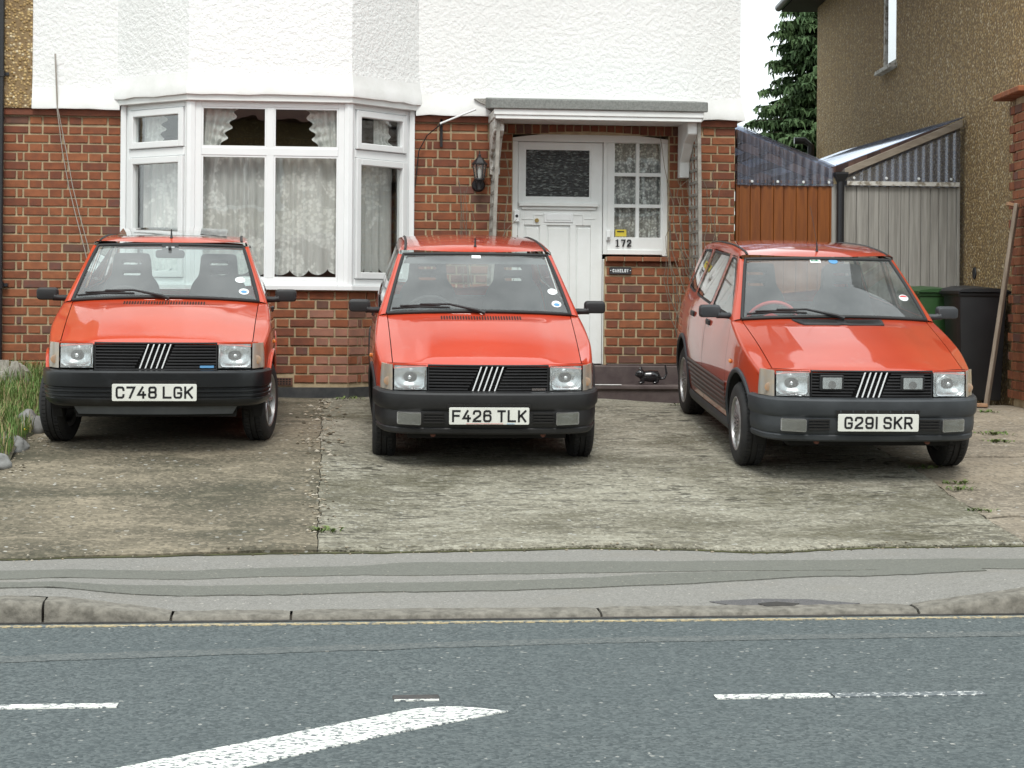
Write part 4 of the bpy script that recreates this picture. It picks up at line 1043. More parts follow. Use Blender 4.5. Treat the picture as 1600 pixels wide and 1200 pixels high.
# --- brick laying
BRK = []                                    # (origin, angle, length, height, thickness material)
rb_ = random.Random(3)
def pick_mat(r):
    x = r.random(); return 0 if x < .43 else 1 if x < .68 else 2 if x < .86 else 3 if x < .92 else 4 if x < .96 else 5
def lay(p0, ang, length, z0, z1, cuts=(), start=0, house_i=0, pale=None, base=2.883, CPz=CP):
    """Flemish bond on a face that starts at p0 and runs along direction ang for length; cuts: (u0,u1,z0,z1)"""
    Sx, Hx, J = .2275, .119, .0160
    k0 = math.floor((z0-base)/CPz); k = k0
    while base+k*CPz < z1-.02:
        za, zb = max(z0, base+k*CPz)+J/2, min(z1, base+(k+1)*CPz)-J/2; zc = (za+zb)/2; k += 1
        if zb-za < .02: continue
        odd = k % 2; seq = []; u = 0
        first = True; st = bool(odd)
        if not odd: seq += [(0, .106+J), (.106+J, .106+J+.057)]; u = .106+J+.057; st = True
        while u < length:
            w = Sx if st else Hx; seq.append((u, u+w)); u += w; st = not st
        holes = sorted((c[0], c[1]) for c in cuts if c[2] < zc < c[3])
        for a, b in seq:
            a, b = a+J/2, b-J/2
            a, b = max(a, .003), min(b, length-.003)
            iv = [(a, b)]
            for h0, h1 in holes:
                nv = []
                for x, y in iv:
                    if y <= h0 or x >= h1: nv.append((x, y)); continue
                    if x < h0: nv.append((x, h0-.004))
                    if y > h1: nv.append((h1+.004, y))
                iv = nv
            for x, y in iv:
                if y-x < .025: continue
                mi = pick_mat(rb_)
                if pale and pale(x, zc) and rb_.random() < .7: mi = 6
                BRK.append((house_i, p0[0]+math.cos(ang)*(x+y)/2, p0[1]+math.sin(ang)*(x+y)/2, zc, ang, y-x, zb-za, mi))
_bm = {}
def brick_mesh(L, H, var):
    key = (round(L, 2) if L in (.215,) else round(L, 3), round(H, 3), var)
    if key in _bm: return _bm[key]
    r = random.Random(hash(key) & 0xffff); x, z = L/2, H/2; c = .0035
    vs = []
    for d, ins in ((.045, 0), (-.001, 0), (-.0045, c)):
        for sx_, sz_ in ((-1, -1), (1, -1), (1, 1), (-1, 1)):
            j = r.uniform(-.0022, .0022) if d < .04 else 0
            vs.append((sx_*(x-ins)+j, d+(r.uniform(-.0018, .0018) if d < .04 else 0), sz_*(z-ins)+r.uniform(-.002, .002)*(d < .04)))
    fs = [(8, 9, 10, 11)]
    for a in (0, 4):
        for i in range(4): fs.append((a+i, a+(i+1) % 4, a+4+(i+1) % 4, a+4+i))
    me = bpy.data.meshes.new('brick'); me.from_pydata(vs, [], fs); me.materials.append(m_brick[0]); me.update(); _bm[key] = me; return me
ALLM = m_brick+[m_brickpale]
CARBOX = [(62, 370, 460, 690), (545, 368, 945, 715), (1060, 380, 1520, 730), (1420, 440, 1565, 640)]
def emit_bricks(parents, limits):
    byh = {}
    for b in BRK: byh.setdefault(b[0], []).append(b)
    for hi, lst in byh.items():
        def score(b):
            u, v = pj((b[1], b[2], b[3])); vis = -10 <= u <= 1610 and 0 <= v <= 1200 and not any(x0 < u < x1 and y0 < v < y1 for x0, y0, x1, y1 in CARBOX)
            return -(b[5]*(1 if vis else .001))
        lst.sort(key=score); parent = parents[hi]; org = Vector(parent.get('org', (0, 0, 0)))
        n = limits[hi]
        for b in lst[:n]:
            L = b[5]
            o = bpy.data.objects.new('brick', brick_mesh(round(L, 3), round(b[6], 3), rb_.randrange(3))); COL.objects.link(o)
            o.parent = parent; o.location = Vector((b[1], b[2], b[3]))-org; o.rotation_euler = (0, 0, b[4])
            o.material_slots[0].link = 'OBJECT'; o.material_slots[0].material = ALLM[b[7]]
        if len(lst) > n:
            mb = MB()
            for b in lst[n:]:
                me = brick_mesh(round(b[5], 3), round(b[6], 3), rb_.randrange(3)); c, s = math.cos(b[4]), math.sin(b[4])
                mb.add([(b[1]+c*v.co.x-s*v.co.y, b[2]+s*v.co.x+c*v.co.y, b[3]+v.co.z) for v in me.vertices], [tuple(p.vertices) for p in me.polygons], b[7])
            mb.build('brick_remainder', ALLM, parent, kind='stuff', fixn=False)
# main wall, with openings for the bay and the door
DX0, DX1, SX1 = 1.673, 2.535, 3.13          # door frame, side light
DZ0, DZ1 = .833, 2.965
SZ0 = at_t(990, 400, WT)[1]
def door_top(x): # segmental arch over door and side light
    m = (DX0+SX1)/2; return 2.985-.055*((x-m)/((SX1-DX0)/2))**2
for a, b in ((XL-.26, BL), (BR_, XR)):
    cuts = [(DX0-.004-a, DX1-a, DZ0-.2, 2.95), (DX1-a-.01, SX1+.004-a, SZ0-.02, 2.95)] if b > 2 else []
    lay((a, WT), 0, b-a, Z0, 2.96, cuts, house_i=0 if a > -1 else 0)
# soldier bricks above the openings and a dark projecting string course under the render
S_ = MB()
x = DX0-.05
i = 0
while x < SX1+.08:
    z0 = max(2.962, door_top(min(max(x+.035, DX0), SX1))+.006); BRK.append((0, x+.036, WT, (z0+3.045)/2, 0, .064, 3.045-z0, rb_.choice((2, 2, 4, 0)))); x += .077; i += 1
for a, b in ((XL-.26, BL), (BR_, DX0-.055), (SX1+.085, XR)):
    lay((a, WT), 0, b-a, 2.966, 3.045, house_i=0, base=2.964)
# mortar backing
mb = MB()
def wallpiece(x0, x1, z0, z1, d=.007): mb.bb(x0, x1, WT+d, WT+.23, z0, z1)
wallpiece(XL-.27, BL, .3, 3.06); wallpiece(BR_, DX0, .3, 3.06); wallpiece(DX0, DX1, 2.985, 3.06, .0071); wallpiece(DX1, SX1, .3, SZ0-.03, .0072); wallpiece(DX1, SX1, 2.985, 3.06, .0072); wallpiece(SX1, XR, .3, 3.06)
mb.bb(DX0-.02, SX1+.02, WT+.0065, WT+.2, 2.962, 2.99)
mb.bb(XR-.22, XR, WT+.23, WT+7.5, .3, 3.06)
# bay base
def bayface(x0, y0, x1, y1, z0, z1, d, mbx):
    dv = Vector((x1-x0, y1-y0)).normalized(); n = Vector((-dv.y, dv.x)); p, q = Vector((x0, y0)), Vector((x1, y1)); a, b = p+n*d, q+n*d; a2, b2 = p+n*(d+.2), q+n*(d+.2)
    mbx.add([(a.x, a.y, z0), (b.x, b.y, z0), (b.x, b.y, z1), (a.x, a.y, z1), (a2.x, a2.y, z0), (b2.x, b2.y, z0), (b2.x, b2.y, z1), (a2.x, a2.y, z1)], [(0, 1, 2, 3), (0, 3, 7, 4), (1, 5, 6, 2), (3, 2, 6, 7), (5, 4, 7, 6)])
BAY = [((BL, WT), (FL, WT-BD)), ((FL, WT-BD), (FR, WT-BD)), ((FR, WT-BD), (BR_, WT))]
VENT = at_t(441, 598, WT-BD)[0]
for (p, q) in BAY:
    bayface(*p, *q, .3, SILL-.03, .007, mb)
    L = math.hypot(q[0]-p[0], q[1]-p[1]); ang = math.atan2(q[1]-p[1], q[0]-p[0])
    cuts = [(VENT-FL-.12, VENT-FL+.10, .66, .735)] if ang == 0 else []
    lay(p, ang, L, Z0, SILL-.035, cuts, pale=(lambda x, z: x > L-.42 and z < 1.32) if ang == 0 else (lambda x, z: x < .45 and z < 1.3) if ang > 0 else None)
wall = mb.build('brick_wall', m_mortar, house)
# plinth, air brick
mb = MB()
PL = [(XL-.27, WT), (BL, WT), (FL, WT-BD), (FR, WT-BD), (BR_, WT), (DX0-.1, WT)]
def band(mb, P, z0, z1, out, back=.1):
    n = []
    for i, p in enumerate(P):
        a, b = Vector(P[max(0, i-1)]), Vector(P[min(len(P)-1, i+1)]); c = Vector(p)
        d0 = (c-a).normalized() if i else (b-c).normalized(); d1 = (b-c).normalized() if i < len(P)-1 else d0
        n0, n1 = Vector((d0.y, -d0.x)), Vector((d1.y, -d1.x)); m = (n0+n1).normalized(); n.append(m/max(.4, m.dot(n0)))
    for i in range(len(P)-1):
        v = []
        for k in (i, i+1):
            p = Vector(P[k]); o = p+n[k]*out; w = p-n[k]*back; v += [(o.x, o.y, z0), (o.x, o.y, z1), (w.x, w.y, z1), (w.x, w.y, z0)]
        f = [(0, 4, 5, 1), (1, 5, 6, 2), (2, 6, 7, 3), (3, 7, 4, 0)]
        if i == 0: f.append((0, 1, 2, 3))
        if i == len(P)-2: f.append((7, 6, 5, 4))
        mb.add(v, f)
    return mb
band(mb, PL, .35, .648, .022); mb.build('plinth', m_plinth, house)
mb = MB(); mb.bb(VENT-.11, VENT+.09, WT-BD-.008, WT-BD+.03, .665, .732); ab = mb.build('air_brick', m_brick[4], house)
mb = MB()
for r_ in range(3):
    for c_ in range(7): mb.bb(VENT-.10+c_*.026, VENT-.10+c_*.026+.018, WT-BD-.0095, WT-BD-.002, .672+r_*.02, .672+r_*.02+.013)
mb.build('air_brick_holes', m_under, ab, kind='stuff')
# string course (dark tile edge) and white render above, flaring out at its foot
for a, b in ((XL, BL), (BR_, XR+.012)): band(MB(), [(a, WT), (b, WT)], 3.052, 3.108, .03).build('string_course', m_brick[2], house)
def render_sweep(P, name, zf, mat, ztop=5.6, parent=house):
    prof = [(-.05, zf), (.075, zf), (.078, zf+.02), (.062, zf+.10), (.045, zf+.19), (.038, zf+.28), (.036, 4.4), (.036, ztop), (-.05, ztop)]
    n = []
    for i, p in enumerate(P):
        a, b = Vector(P[max(0, i-1)]), Vector(P[min(len(P)-1, i+1)]); c = Vector(p)
        d0 = (c-a).normalized() if i else (b-c).normalized(); d1 = (b-c).normalized() if i < len(P)-1 else d0
        n0, n1 = Vector((d0.y, -d0.x)), Vector((d1.y, -d1.x)); m = (n0+n1).normalized(); n.append((m/max(.4, m.dot(n0)), n0, n1))
    mb = MB(); K = len(prof)
    for i in range(len(P)-1):
        sub = max(1, int((Vector(P[i+1])-Vector(P[i])).length/.12)); pts = []
        for q in range(sub+1):
            f = q/sub; nn = n[i][0].lerp(n[i+1][0], f)
            base_n = n[i][2]
            for (o, z) in prof:
                A = Vector(P[i])+n[i][0]*o; B = Vector(P[i+1])+n[i+1][0]*o; c = A.lerp(B, f)
                wv = .008*nz(c.x*6, c.y*6, z*2)+(.010*nz(c.x*9, 4.4) if z < zf+.03 else 0)
                pts.append((c.x-base_n.x*0, c.y, z+(wv if z < zf+.15 else 0)))
        b0 = len(mb.v); mb.v += pts
        for q in range(sub):
            for k in range(K-1):
                mb.f.append((b0+q*K+k, b0+(q+1)*K+k, b0+(q+1)*K+k+1, b0+q*K+k+1)); mb.m.append(1 if k < 4 else 0)
    return mb.build(name, mat, parent, smooth=30, fixn=False)
render_sweep([(XL, WT), (BL-.02, WT)], 'rendered_wall', 3.11, [m_render, m_rendersm])
render_sweep([(BL-.03, WT+.0), (FL, WT-BD), (FR, WT-BD), (BR_+.03, WT)], 'rendered_bay', 3.20, [m_render, m_rendersm])
render_sweep([(BR_+.02, WT), (XR, WT), (XR, WT+7.5)], 'rendered_wall', 3.11, [m_render, m_rendersm])
# --- bay window
frame = MB(); cillm = MB()
band(cillm, [(BL-.02, WT-.01), (FL-.01, WT-BD-.005), (FR+.01, WT-BD-.005), (BR_+.02, WT-.01)], SILL-.03, SILL+.012, .05, .12)
cillm.build('window_sill', m_upvc, house, bevel=.004)
hd_ = MB(); band(hd_, [(BL-.02, WT-.01), (FL, WT-BD), (FR, WT-BD), (BR_+.02, WT-.01)], 3.145, 3.21, .05, .12); hd_.build('window_head', m_wood, house, bevel=.004)
WZ0, WZ1 = SILL+.012, 3.147
TR = 2.71                                    # transom
def window_face(p, q, splits, tr, kind):
    """frame bars and panes between p and q (plan points); splits = mullion positions as fractions"""
    P, Q = Vector(p), Vector(q); d = (Q-P).normalized(); n = Vector((d.y, -d.x)); L = (Q-P).length
    def pt(u, o): v = P+d*u+n*o; return v.x, v.y
    def bar(mbx, u0, u1, z0, z1, o0, o1):
        vs = [(*pt(u, o), z) for u in (u0, u1) for o in (o0, o1) for z in (z0, z1)]
        mbx.add(vs, [(0, 1, 3, 2), (4, 6, 7, 5), (0, 4, 5, 1), (2, 3, 7, 6), (0, 2, 6, 4), (1, 5, 7, 3)])
    w = empty('bay_window', (0, 0, 0), parent=house); w.location = Vector((P.x+(Q.x-P.x)/2, P.y+(Q.y-P.y)/2, WZ0))-Vector(house['org']); w['org'] = tuple(Vector(w.location)+Vector(house['org']))
    f = MB(); e = .055
    bar(f, 0, e, WZ0, WZ1, -.06, .0); bar(f, L-e, L, WZ0, WZ1, -.06, .0); bar(f, e, L-e, WZ0, WZ0+.06, -.06, .0); bar(f, e, L-e, WZ1-.05, WZ1, -.06, .0)
    us = [e]+[s*L for s in splits]+[L-e]
    for s in splits: bar(f, s*L-.033, s*L+.033, WZ0+.06, WZ1-.05, -.06, .001)
    bar(f, e, L-e, tr-.036, tr+.036, -.06, .0015)
    f.build('window_frame', m_upvc, w, bevel=.006, seg=2)
    for i in range(len(us)-1):
        u0, u1 = us[i]+(.033 if i else 0), us[i+1]-(.033 if i < len(us)-2 else 0)
        for z0, z1 in ((WZ0+.06, tr-.036), (tr+.036, WZ1-.05)):
            if kind == 'opener':
                c = MB(); cw_ = .062
                bar(c, u0+.004, u0+cw_, z0+.004, z1-.004, -.05, .022); bar(c, u1-cw_, u1-.004, z0+.004, z1-.004, -.05, .022); bar(c, u0+cw_, u1-cw_, z0+.004, z0+cw_, -.05, .022); bar(c, u0+cw_, u1-cw_, z1-cw_, z1-.004, -.05, .022)
                c.build('casement', m_upvc, w, bevel=.007, seg=2)
                g = MB(); bar(g, u0+cw_-.005, u1-cw_+.005, z0+cw_-.005, z1-cw_+.005, -.022, -.016); g.build('pane', m_pane, w)
            else:
                g = MB(); bar(g, u0-.004, u1+.004, z0-.004, z1+.004, -.032, -.026); g.build('pane', m_pane, w)
                b2 = MB(); bar(b2, u0, u1, z0, z0+.014, -.02, -.004); bar(b2, u0, u1, z1-.014, z1, -.02, -.004); bar(b2, u0, u0+.014, z0+.014, z1-.014, -.02, -.004); bar(b2, u1-.014, u1, z0+.014, z1-.014, -.02, -.004); b2.build('glazing_bead', m_upvc, w)
    return w
wl_ = window_face((BL+.03, WT-.03), (FL-.012, WT-BD+.012), [], TR, 'opener')
wc_ = window_face((FL+.045, WT-BD), (FR-.045, WT-BD), [.5], TR, 'fixed')
wr_ = window_face((FR+.012, WT-BD+.012), (BR_-.03, WT-.03), [], TR, 'opener')
for x, y in ((FL+.008, WT-BD+.025), (FR-.008, WT-BD+.025)):
    MB().lathe([(.048, WZ0), (.048, WZ1)], c=(x, y, 0), n=8).build('corner_post', m_upvc, house)
for x in (BL-.012, BR_-.038): MB().bb(x, x+.05, WT-.055, WT+.05, WZ0, WZ1+.05).build('jamb_post', m_upvc, house, bevel=.004)
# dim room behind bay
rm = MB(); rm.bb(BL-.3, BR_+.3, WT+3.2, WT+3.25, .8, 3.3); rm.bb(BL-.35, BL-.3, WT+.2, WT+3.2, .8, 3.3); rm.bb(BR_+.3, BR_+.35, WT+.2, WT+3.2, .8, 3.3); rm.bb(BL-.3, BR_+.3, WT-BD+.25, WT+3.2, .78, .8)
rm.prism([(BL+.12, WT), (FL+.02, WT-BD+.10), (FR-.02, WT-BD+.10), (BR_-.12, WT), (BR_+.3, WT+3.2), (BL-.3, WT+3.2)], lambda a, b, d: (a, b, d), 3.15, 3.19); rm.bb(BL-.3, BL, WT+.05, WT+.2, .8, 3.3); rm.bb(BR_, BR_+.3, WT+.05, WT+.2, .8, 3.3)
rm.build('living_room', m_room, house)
# --- net curtains
def curtain(name, p, q, z0, z1, mat, label, pleats, amp=.02, scal=.05, off=.14, nscal=5, group='curtains in the bay window'):
    P, Q = Vector(p), Vector(q); d = (Q-P).normalized(); n = Vector((-d.y, d.x)); L = (Q-P).length; mb = MB()
    def fn(i, j):
        u = L*i; a = math.sin(pleats*i*2*math.pi+1.3*math.sin(i*9+p[0]*5))*amp*(1-.3*j)+amp*.6*nz(i*pleats*1.7, p[0]*3)
        v = P+d*u+n*(off+a); s = (i*nscal) % 1; zb = z0+scal*(abs(math.sin(math.pi*i*nscal))**.7*-1+1)+.02*nz(i*4, p[0])
        return v.x, v.y, lerp(zb, z1, j)
    mb.grid(fn, int(pleats*16), 14)
    return mb.build(name, mat, smooth=180, label=label, cat='curtain', group=group, fixn=False)
curtain('net_curtain', (BL+.1, WT-.06), (FL-.06, WT-BD+.08), SILL+.12, TR-.02, m_lace, 'lace net curtain in the lower left angled pane of the bay', 6, nscal=4)
cc = (FL+FR)/2
curtain('net_curtain', (FL+.02, WT-BD), (cc-.01, WT-BD), SILL+.10, TR-.02, m_lace, 'lace net curtain in the lower pane left of the bay mullion', 7, nscal=4)
curtain('net_curtain', (cc+.01, WT-BD), (FR-.02, WT-BD), SILL+.10, TR-.02, m_lace, 'scalloped lace net curtain in the lower pane right of the bay mullion', 6, nscal=4)
curtain('net_curtain', (FR+.06, WT-BD+.08), (BR_-.1, WT-.06), SILL+.13, TR-.02, m_lace, 'lace net curtain in the lower right angled pane of the bay', 5, nscal=5)
def drape(p, dirv, w0, w1, z0, z1, label, flip=1, side=True):
    """gathered side drape with a ruffled free edge"""
    P = Vector(p); d = Vector(dirv).normalized(); n = Vector((-d.y, d.x)); mb = MB()
    def fn(i, j):
        w = lerp(w0, w1, j); e = .022*math.sin(j*26)*i**3; u = (w+e)*i; a = .016*math.sin(i*24)+(.02*math.sin(j*31+i*3)*i**2); v = P+d*u*flip+n*(.11+a)
        return v.x, v.y, lerp(z0, z1, j)
    mb.grid(fn, 40, 36); mb.build('ruffled_drape', m_ruffle, smooth=180, label=label, cat='curtain', group='ruffled drapes in the bay top lights', fixn=False)
drape((BL+.12, WT-.08), (FL-BL, -BD), .22, .30, TR, 3.1, 'ruffled white drape in the left angled top light')
drape((FL+.08, WT-BD), (1, 0), .17, .33, TR, 3.1, 'ruffled white drape at the left edge of the centre top light')
drape((FR-.08, WT-BD), (1, 0), .20, .30, TR, 3.1, 'gathered white drape at the right edge of the centre top light', -1)
drape((FR+.30, WT-BD+.31), (BR_-FR, BD), .22, .16, TR, 3.1, 'ruffled white drape in the right angled top light')
# --- front door, frame and side light
DT = WT+.075
fr = MB()
def arch_prism(mb, x0, x1, z0, y0, y1, top=door_top, n=10):
    poly = [(x0, z0), (x1, z0)]+[(lerp(x1, x0, i/n), top(lerp(x1, x0, i/n))) for i in range(n+1)]
    return mb.prism(poly, lambda a, b, d: (a, d, b), y0, y1, flip=False)
dl0, dl1 = at_t(808, 400, DT)[0], at_t(941, 400, DT)[0]
HD = at_t(870, 222, DT)[1]
fr.bb(DX0, dl0, DT-.03, DT+.06, DZ0, HD); fr.bb(dl1, DX1+.028, DT-.031, DT+.061, SZ0+.012, HD); fr.bb(dl1, DX1, DT-.031, DT+.061, DZ0, SZ0-.03)
arch_prism(fr, DX0, SX1, HD, DT-.032, DT+.06)
fr.bb(SX1-.05, SX1, DT-.03, DT+.06, SZ0, HD); fr.bb(DX1+.028, SX1-.05, DT-.034, DT+.06, SZ0+.012, SZ0+.06)
fr.build('door_frame', m_wood, house, bevel=.005)
door = root('front_door', (0, 0, 0)); door.parent = house; door.location = Vector(((dl0+dl1)/2, DT, DZ0))-Vector(house['org']); door['org'] = ((dl0+dl1)/2, DT, DZ0); door.name = 'front_door'
g0x, g0z = at_t(819, 309, DT); g1x, g1z = at_t(923.5, 233, DT)
def dpx(u, v): return at_t(u, v, DT)
lf = MB()
dz1 = HD-.004
lf.bb(dl0+.004, g0x, DT-.012, DT+.03, DZ0+.01, dz1); lf.bb(g1x, dl1-.004, DT-.012, DT+.03, DZ0+.01, dz1); lf.bb(g0x, g1x, DT-.012, DT+.03, g1z, dz1)
zsh = dpx(870, 323)[1]; lf.bb(g0x, g1x, DT-.012, DT+.03, dpx(870, 352)[1], g0z)
pxs = [819, 843, 854, 890, 899, 925]; pz1 = dpx(870, 354)[1]; pz0 = DZ0+.20
xs_ = [dpx(u, 400)[0] for u in pxs]
lf.bb(xs_[1], xs_[2], DT-.0119, DT+.03, DZ0+.01, dpx(870, 352)[1]); lf.bb(xs_[3], xs_[4], DT-.0119, DT+.03, DZ0+.01, dpx(870, 352)[1]); lf.bb(g0x, xs_[0], DT-.0118, DT+.03, DZ0+.01, pz1) if xs_[0]-g0x > .004 else None
lf.bb(xs_[0], xs_[1], DT-.0117, DT+.03, DZ0+.01, pz0); lf.bb(xs_[2], xs_[3], DT-.0117, DT+.03, DZ0+.01, pz0); lf.bb(xs_[4], xs_[5], DT-.0117, DT+.03, DZ0+.01, pz0)
lf.bb(dl0+.02, dl1-.02, DT+.006, DT+.028, DZ0+.02, g0z-.02)
lf.build('door_leaf', m_wood, door, bevel=.004)
for i in (0, 2, 4): MB().bb(xs_[i]+.012, xs_[i+1]-.012, DT-.002, DT+.012, pz0+.014, pz1-.01).build('door_panel', m_wood, door, bevel=.008)
sh = MB(); sh.bb(dpx(810, 320)[0], dpx(934, 320)[0], DT-.055, DT-.01, zsh, dpx(870, 317.5)[1]); sh.bb(dpx(814, 320)[0], dpx(930, 320)[0], DT-.03, DT-.01, zsh-.03, zsh); sh.build('door_shelf', m_wood, door, bevel=.004)
t = NT('obscure_glass'); v = t.co('World', (1, 1, 1), (0, .35, 0)); n1 = t.noise(t.co('World', (.6, 1, 1.9), (0, .3, 0)), 48, 2, .5)
t.set(Base_Color=t.mix(t.ramp(n1, [(.52, 0), (.70, 1)]), (.008, .010, .010), (.16, .18, .17)), Roughness=.12, Normal=t.bump(n1, .8, .012)); m_obs = t.mat
MB().bb(g0x-.006, g1x+.006, DT+.004, DT+.010, g0z-.006, g1z+.006).build('obscure_pane', m_obs, door)
bd = MB()
for a, b, c, d_ in ((g0x, g1x, g0z, g0z+.014), (g0x, g1x, g1z-.014, g1z), (g0x, g0x+.014, g0z+.014, g1z-.014), (g1x-.014, g1x, g0z+.014, g1z-.014)): bd.bb(a, b, DT-.004, DT+.004, c, d_)
bd.build('glazing_bead', m_wood, door)
lx0, lz0 = dpx(849.5, 347.5); lx1, lz1 = dpx(895, 333.5)
lb = MB(); lb.bb(lx0, lx1, DT-.022, DT-.010, lz0, lz1); lbo = lb.build('letter_box', m_upvc, door, bevel=.004)
MB().bb(lx0+.02, lx1-.02, DT-.026, DT-.021, lz0+.02, lz1-.012).build('flap', m_upvc, lbo, bevel=.002)
tf = MB()
for (u0, u1, v0, v1) in ((833, 849, 334.5, 337), (896, 912, 334.5, 337), (833, 835.5, 337, 352), (909.5, 912, 337, 352), (815, 833, 341, 343), (912, 930, 341, 343)):
    a, b = dpx(u0, v1), dpx(u1, v0); tf.bb(a[0], b[0], DT-.018, DT-.010, a[1], b[1])
tf.build('raised_moulding', m_wood, door, bevel=.002)
kx, kz = dpx(838.5, 344.5); MB().lathe([(0, -.02), (.018, -.02), (.02, -.012), (.02, 0)], c=(kx, DT-.008, kz), axis='y', n=18).build('lock_cylinder', M('brass', (.45, .34, .14), .35, Metallic=1), door, smooth=40)
bx_, bz_ = dpx(807, 337)
bp = MB(); bp.bb(bx_-.03, bx_+.025, DT-.055, DT-.03, bz_-.06, bz_+.05); bpo = bp.build('door_bell', m_upvc, house, bevel=.006)
MB().lathe([(0, -.006), (.012, -.005), (.014, 0)], c=(bx_-.002, DT-.056, bz_-.005), axis='y', n=14).build('button', m_iron, bpo)
bx2, bz2 = at_t(949.5, 367, DT)
bp = MB(); bp.bb(bx2-.02, bx2+.02, DT-.052, DT-.032, bz2-.055, bz2+.045); bpo = bp.build('door_bell', m_upvc, house, bevel=.006)
MB().bb(bx2-.012, bx2+.012, DT-.056, DT-.05, bz2-.045, bz2-.02).build('button', m_alloy, bpo)
# side light 2 x 3
sl = empty('side_light', (0, 0, 0), parent=house); sl.location = Vector(((DX1+SX1)/2, DT, SZ0))-Vector(house['org']); sl['org'] = ((DX1+SX1)/2, DT, SZ0)
sx0, sx1_ = at_t(959.5, 300, DT)[0], at_t(1032, 300, DT)[0]; sz0, sz1 = at_t(990, 371, DT)[1], at_t(990, 224, DT)[1]
sf = MB(); sf.bb(DX1+.028, sx0, DT-.022, DT+.04, SZ0+.06, HD-.001); sf.bb(sx1_, SX1-.05, DT-.022, DT+.04, SZ0+.06, HD-.001); sf.bb(sx0, sx1_, DT-.0221, DT+.04, SZ0+.06, sz0); sf.bb(sx0, sx1_, DT-.0221, DT+.04, sz1, HD-.001)
mx = (sx0+sx1_)/2; sf.bb(mx-.016, mx+.016, DT-.014, DT+.03, sz0, sz1)
zz = [lerp(sz0, sz1, k/3) for k in range(4)]
for k in (1, 2): sf.bb(sx0, mx-.016, DT-.0135, DT+.03, zz[k]-.016, zz[k]+.016); sf.bb(mx+.016, sx1_, DT-.0135, DT+.03, zz[k]-.016, zz[k]+.016)
sf.build('sash', m_wood, sl, bevel=.004)
for k in range(3):
    for a, b in ((sx0, mx-.016), (mx+.016, sx1_)): MB().bb(a-.004, b+.004, DT+.006, DT+.011, zz[k]+(.012 if k else -.004), zz[k+1]-(.012 if k < 2 else -.004)).build('pane', m_pane, sl)
curtain('lace_curtain', (DX1-.02, DT+.02), (SX1, DT+.02), sz0-.05, sz1+.05, m_lace2, 'patterned lace curtain behind the small panes beside the door', 9, .014, 0, .05, group='lace curtain beside the door')
yx, yz = at_t(970, 364, DT)
ys_ = MB(); ys_.bb(yx-.052, yx+.052, DT-.003, DT+.0035, yz-.032, yz+.032); yo = ys_.build('window_sticker', M('yellow_sticker', (.62, .50, .05), .5), sl)
MB().bb(yx-.036, yx+.03, DT-.0045, DT-.0035, yz+.006, yz+.018).build('sticker_print', m_ink, yo)
nx_, nz_ = at_t(973, 380, DT)
nb = MB(); text_strokes(nb, '172', .068, .014, lambda a, b: (nx_+a, DT-.0325, nz_+b), cw=.62, gap=.18, narrow1=False)
for dx_, dz_, w_ in ((-.055, -.031, .036), (-.064, .022, .018)): nb.add([(nx_+dx_-w_/2, DT-.0326, nz_+dz_-.004), (nx_+dx_+w_/2, DT-.0326, nz_+dz_-.004), (nx_+dx_+w_/2, DT-.0326, nz_+dz_+.004), (nx_+dx_-w_/2, DT-.0326, nz_+dz_+.004)], [(0, 1, 2, 3)])
nb.v = [(a, b-.004, c) for a, b, c in nb.v]
nb.build('house_number', m_ink, house, fixn=False)
# hall behind the side light
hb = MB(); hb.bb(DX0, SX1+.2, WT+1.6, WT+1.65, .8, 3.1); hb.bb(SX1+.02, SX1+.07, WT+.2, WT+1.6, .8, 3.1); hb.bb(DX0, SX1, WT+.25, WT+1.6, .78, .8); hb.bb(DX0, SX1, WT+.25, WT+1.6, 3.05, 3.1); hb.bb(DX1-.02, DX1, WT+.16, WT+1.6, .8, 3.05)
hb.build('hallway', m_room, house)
# tile sill
for k in range(4):
    a = lerp(DX1+.01, SX1+.09, k/4); b = lerp(DX1+.01, SX1+.09, (k+1)/4)
    MB().bb(a+.004, b-.004, WT-.055, WT+.07, SZ0-.052+rb_.uniform(-.002, .002), SZ0-.008).build('sill_tile', m_brick[0], house, bevel=.006)
MB().bb(DX1+.01, SX1+.09, WT-.045, WT+.05, SZ0-.05, SZ0-.012).build('sill_bed', m_mortar, house)
# name plate CAMELOT
cx_, cz_ = at_t(969, 423, WT)
cs = MB(); rbox(cs, cx_-.104, cx_+.104, cz_-.034, cz_+.034, WT-.022, WT-.005, .015); cso = cs.build('name_plate', M('slate_plate', (.03, .028, .03), .5), house, bevel=.003)
ct = MB(); text_strokes(ct, 'CAMELOT', .030, .0062, lambda a, b: (cx_+a, WT-.0235, cz_+b), cw=.56, gap=.17); ct.build('name_lettering', m_stick, cso, fixn=False)
for sg in (-1, 1): MB().lathe([(0, -.004), (.006, -.003), (.007, 0)], c=(cx_+sg*.092, WT-.022, cz_), axis='y', n=10).build('screw', m_chrome, cso)
# steps
st_x0, st_x1 = 1.5, 3.75
MB().bb(st_x0, st_x1, WT-.16, WT+.1, .40, DZ0-.0).build('door_step', m_step, house, bevel=.01)
MB().bb(DX1+.02, st_x1, WT-.05, WT+.02, DZ0, DZ0+.012).build('step_ledge', m_step, house, bevel=.005)
s2 = MB().bb(st_x0-.1, st_x1+.02, WT-.48, WT-.16, .38, .668).build('door_step', m_step, house, bevel=.012)
MB().bb(st_x0-.1, st_x1+.02, WT-.505, WT-.40, .630, .672).build('step_nosing', m_step, house, bevel=.01)
MB().bb(st_x0, 2.62, WT-.508, WT-.470, .6725, .677).build('worn_edge', m_rendersm, s2)
MB().bb(st_x0-.1, st_x1-.1, WT-.165, WT-.155, DZ0-.19, DZ0-.01).build('riser', m_step, house)
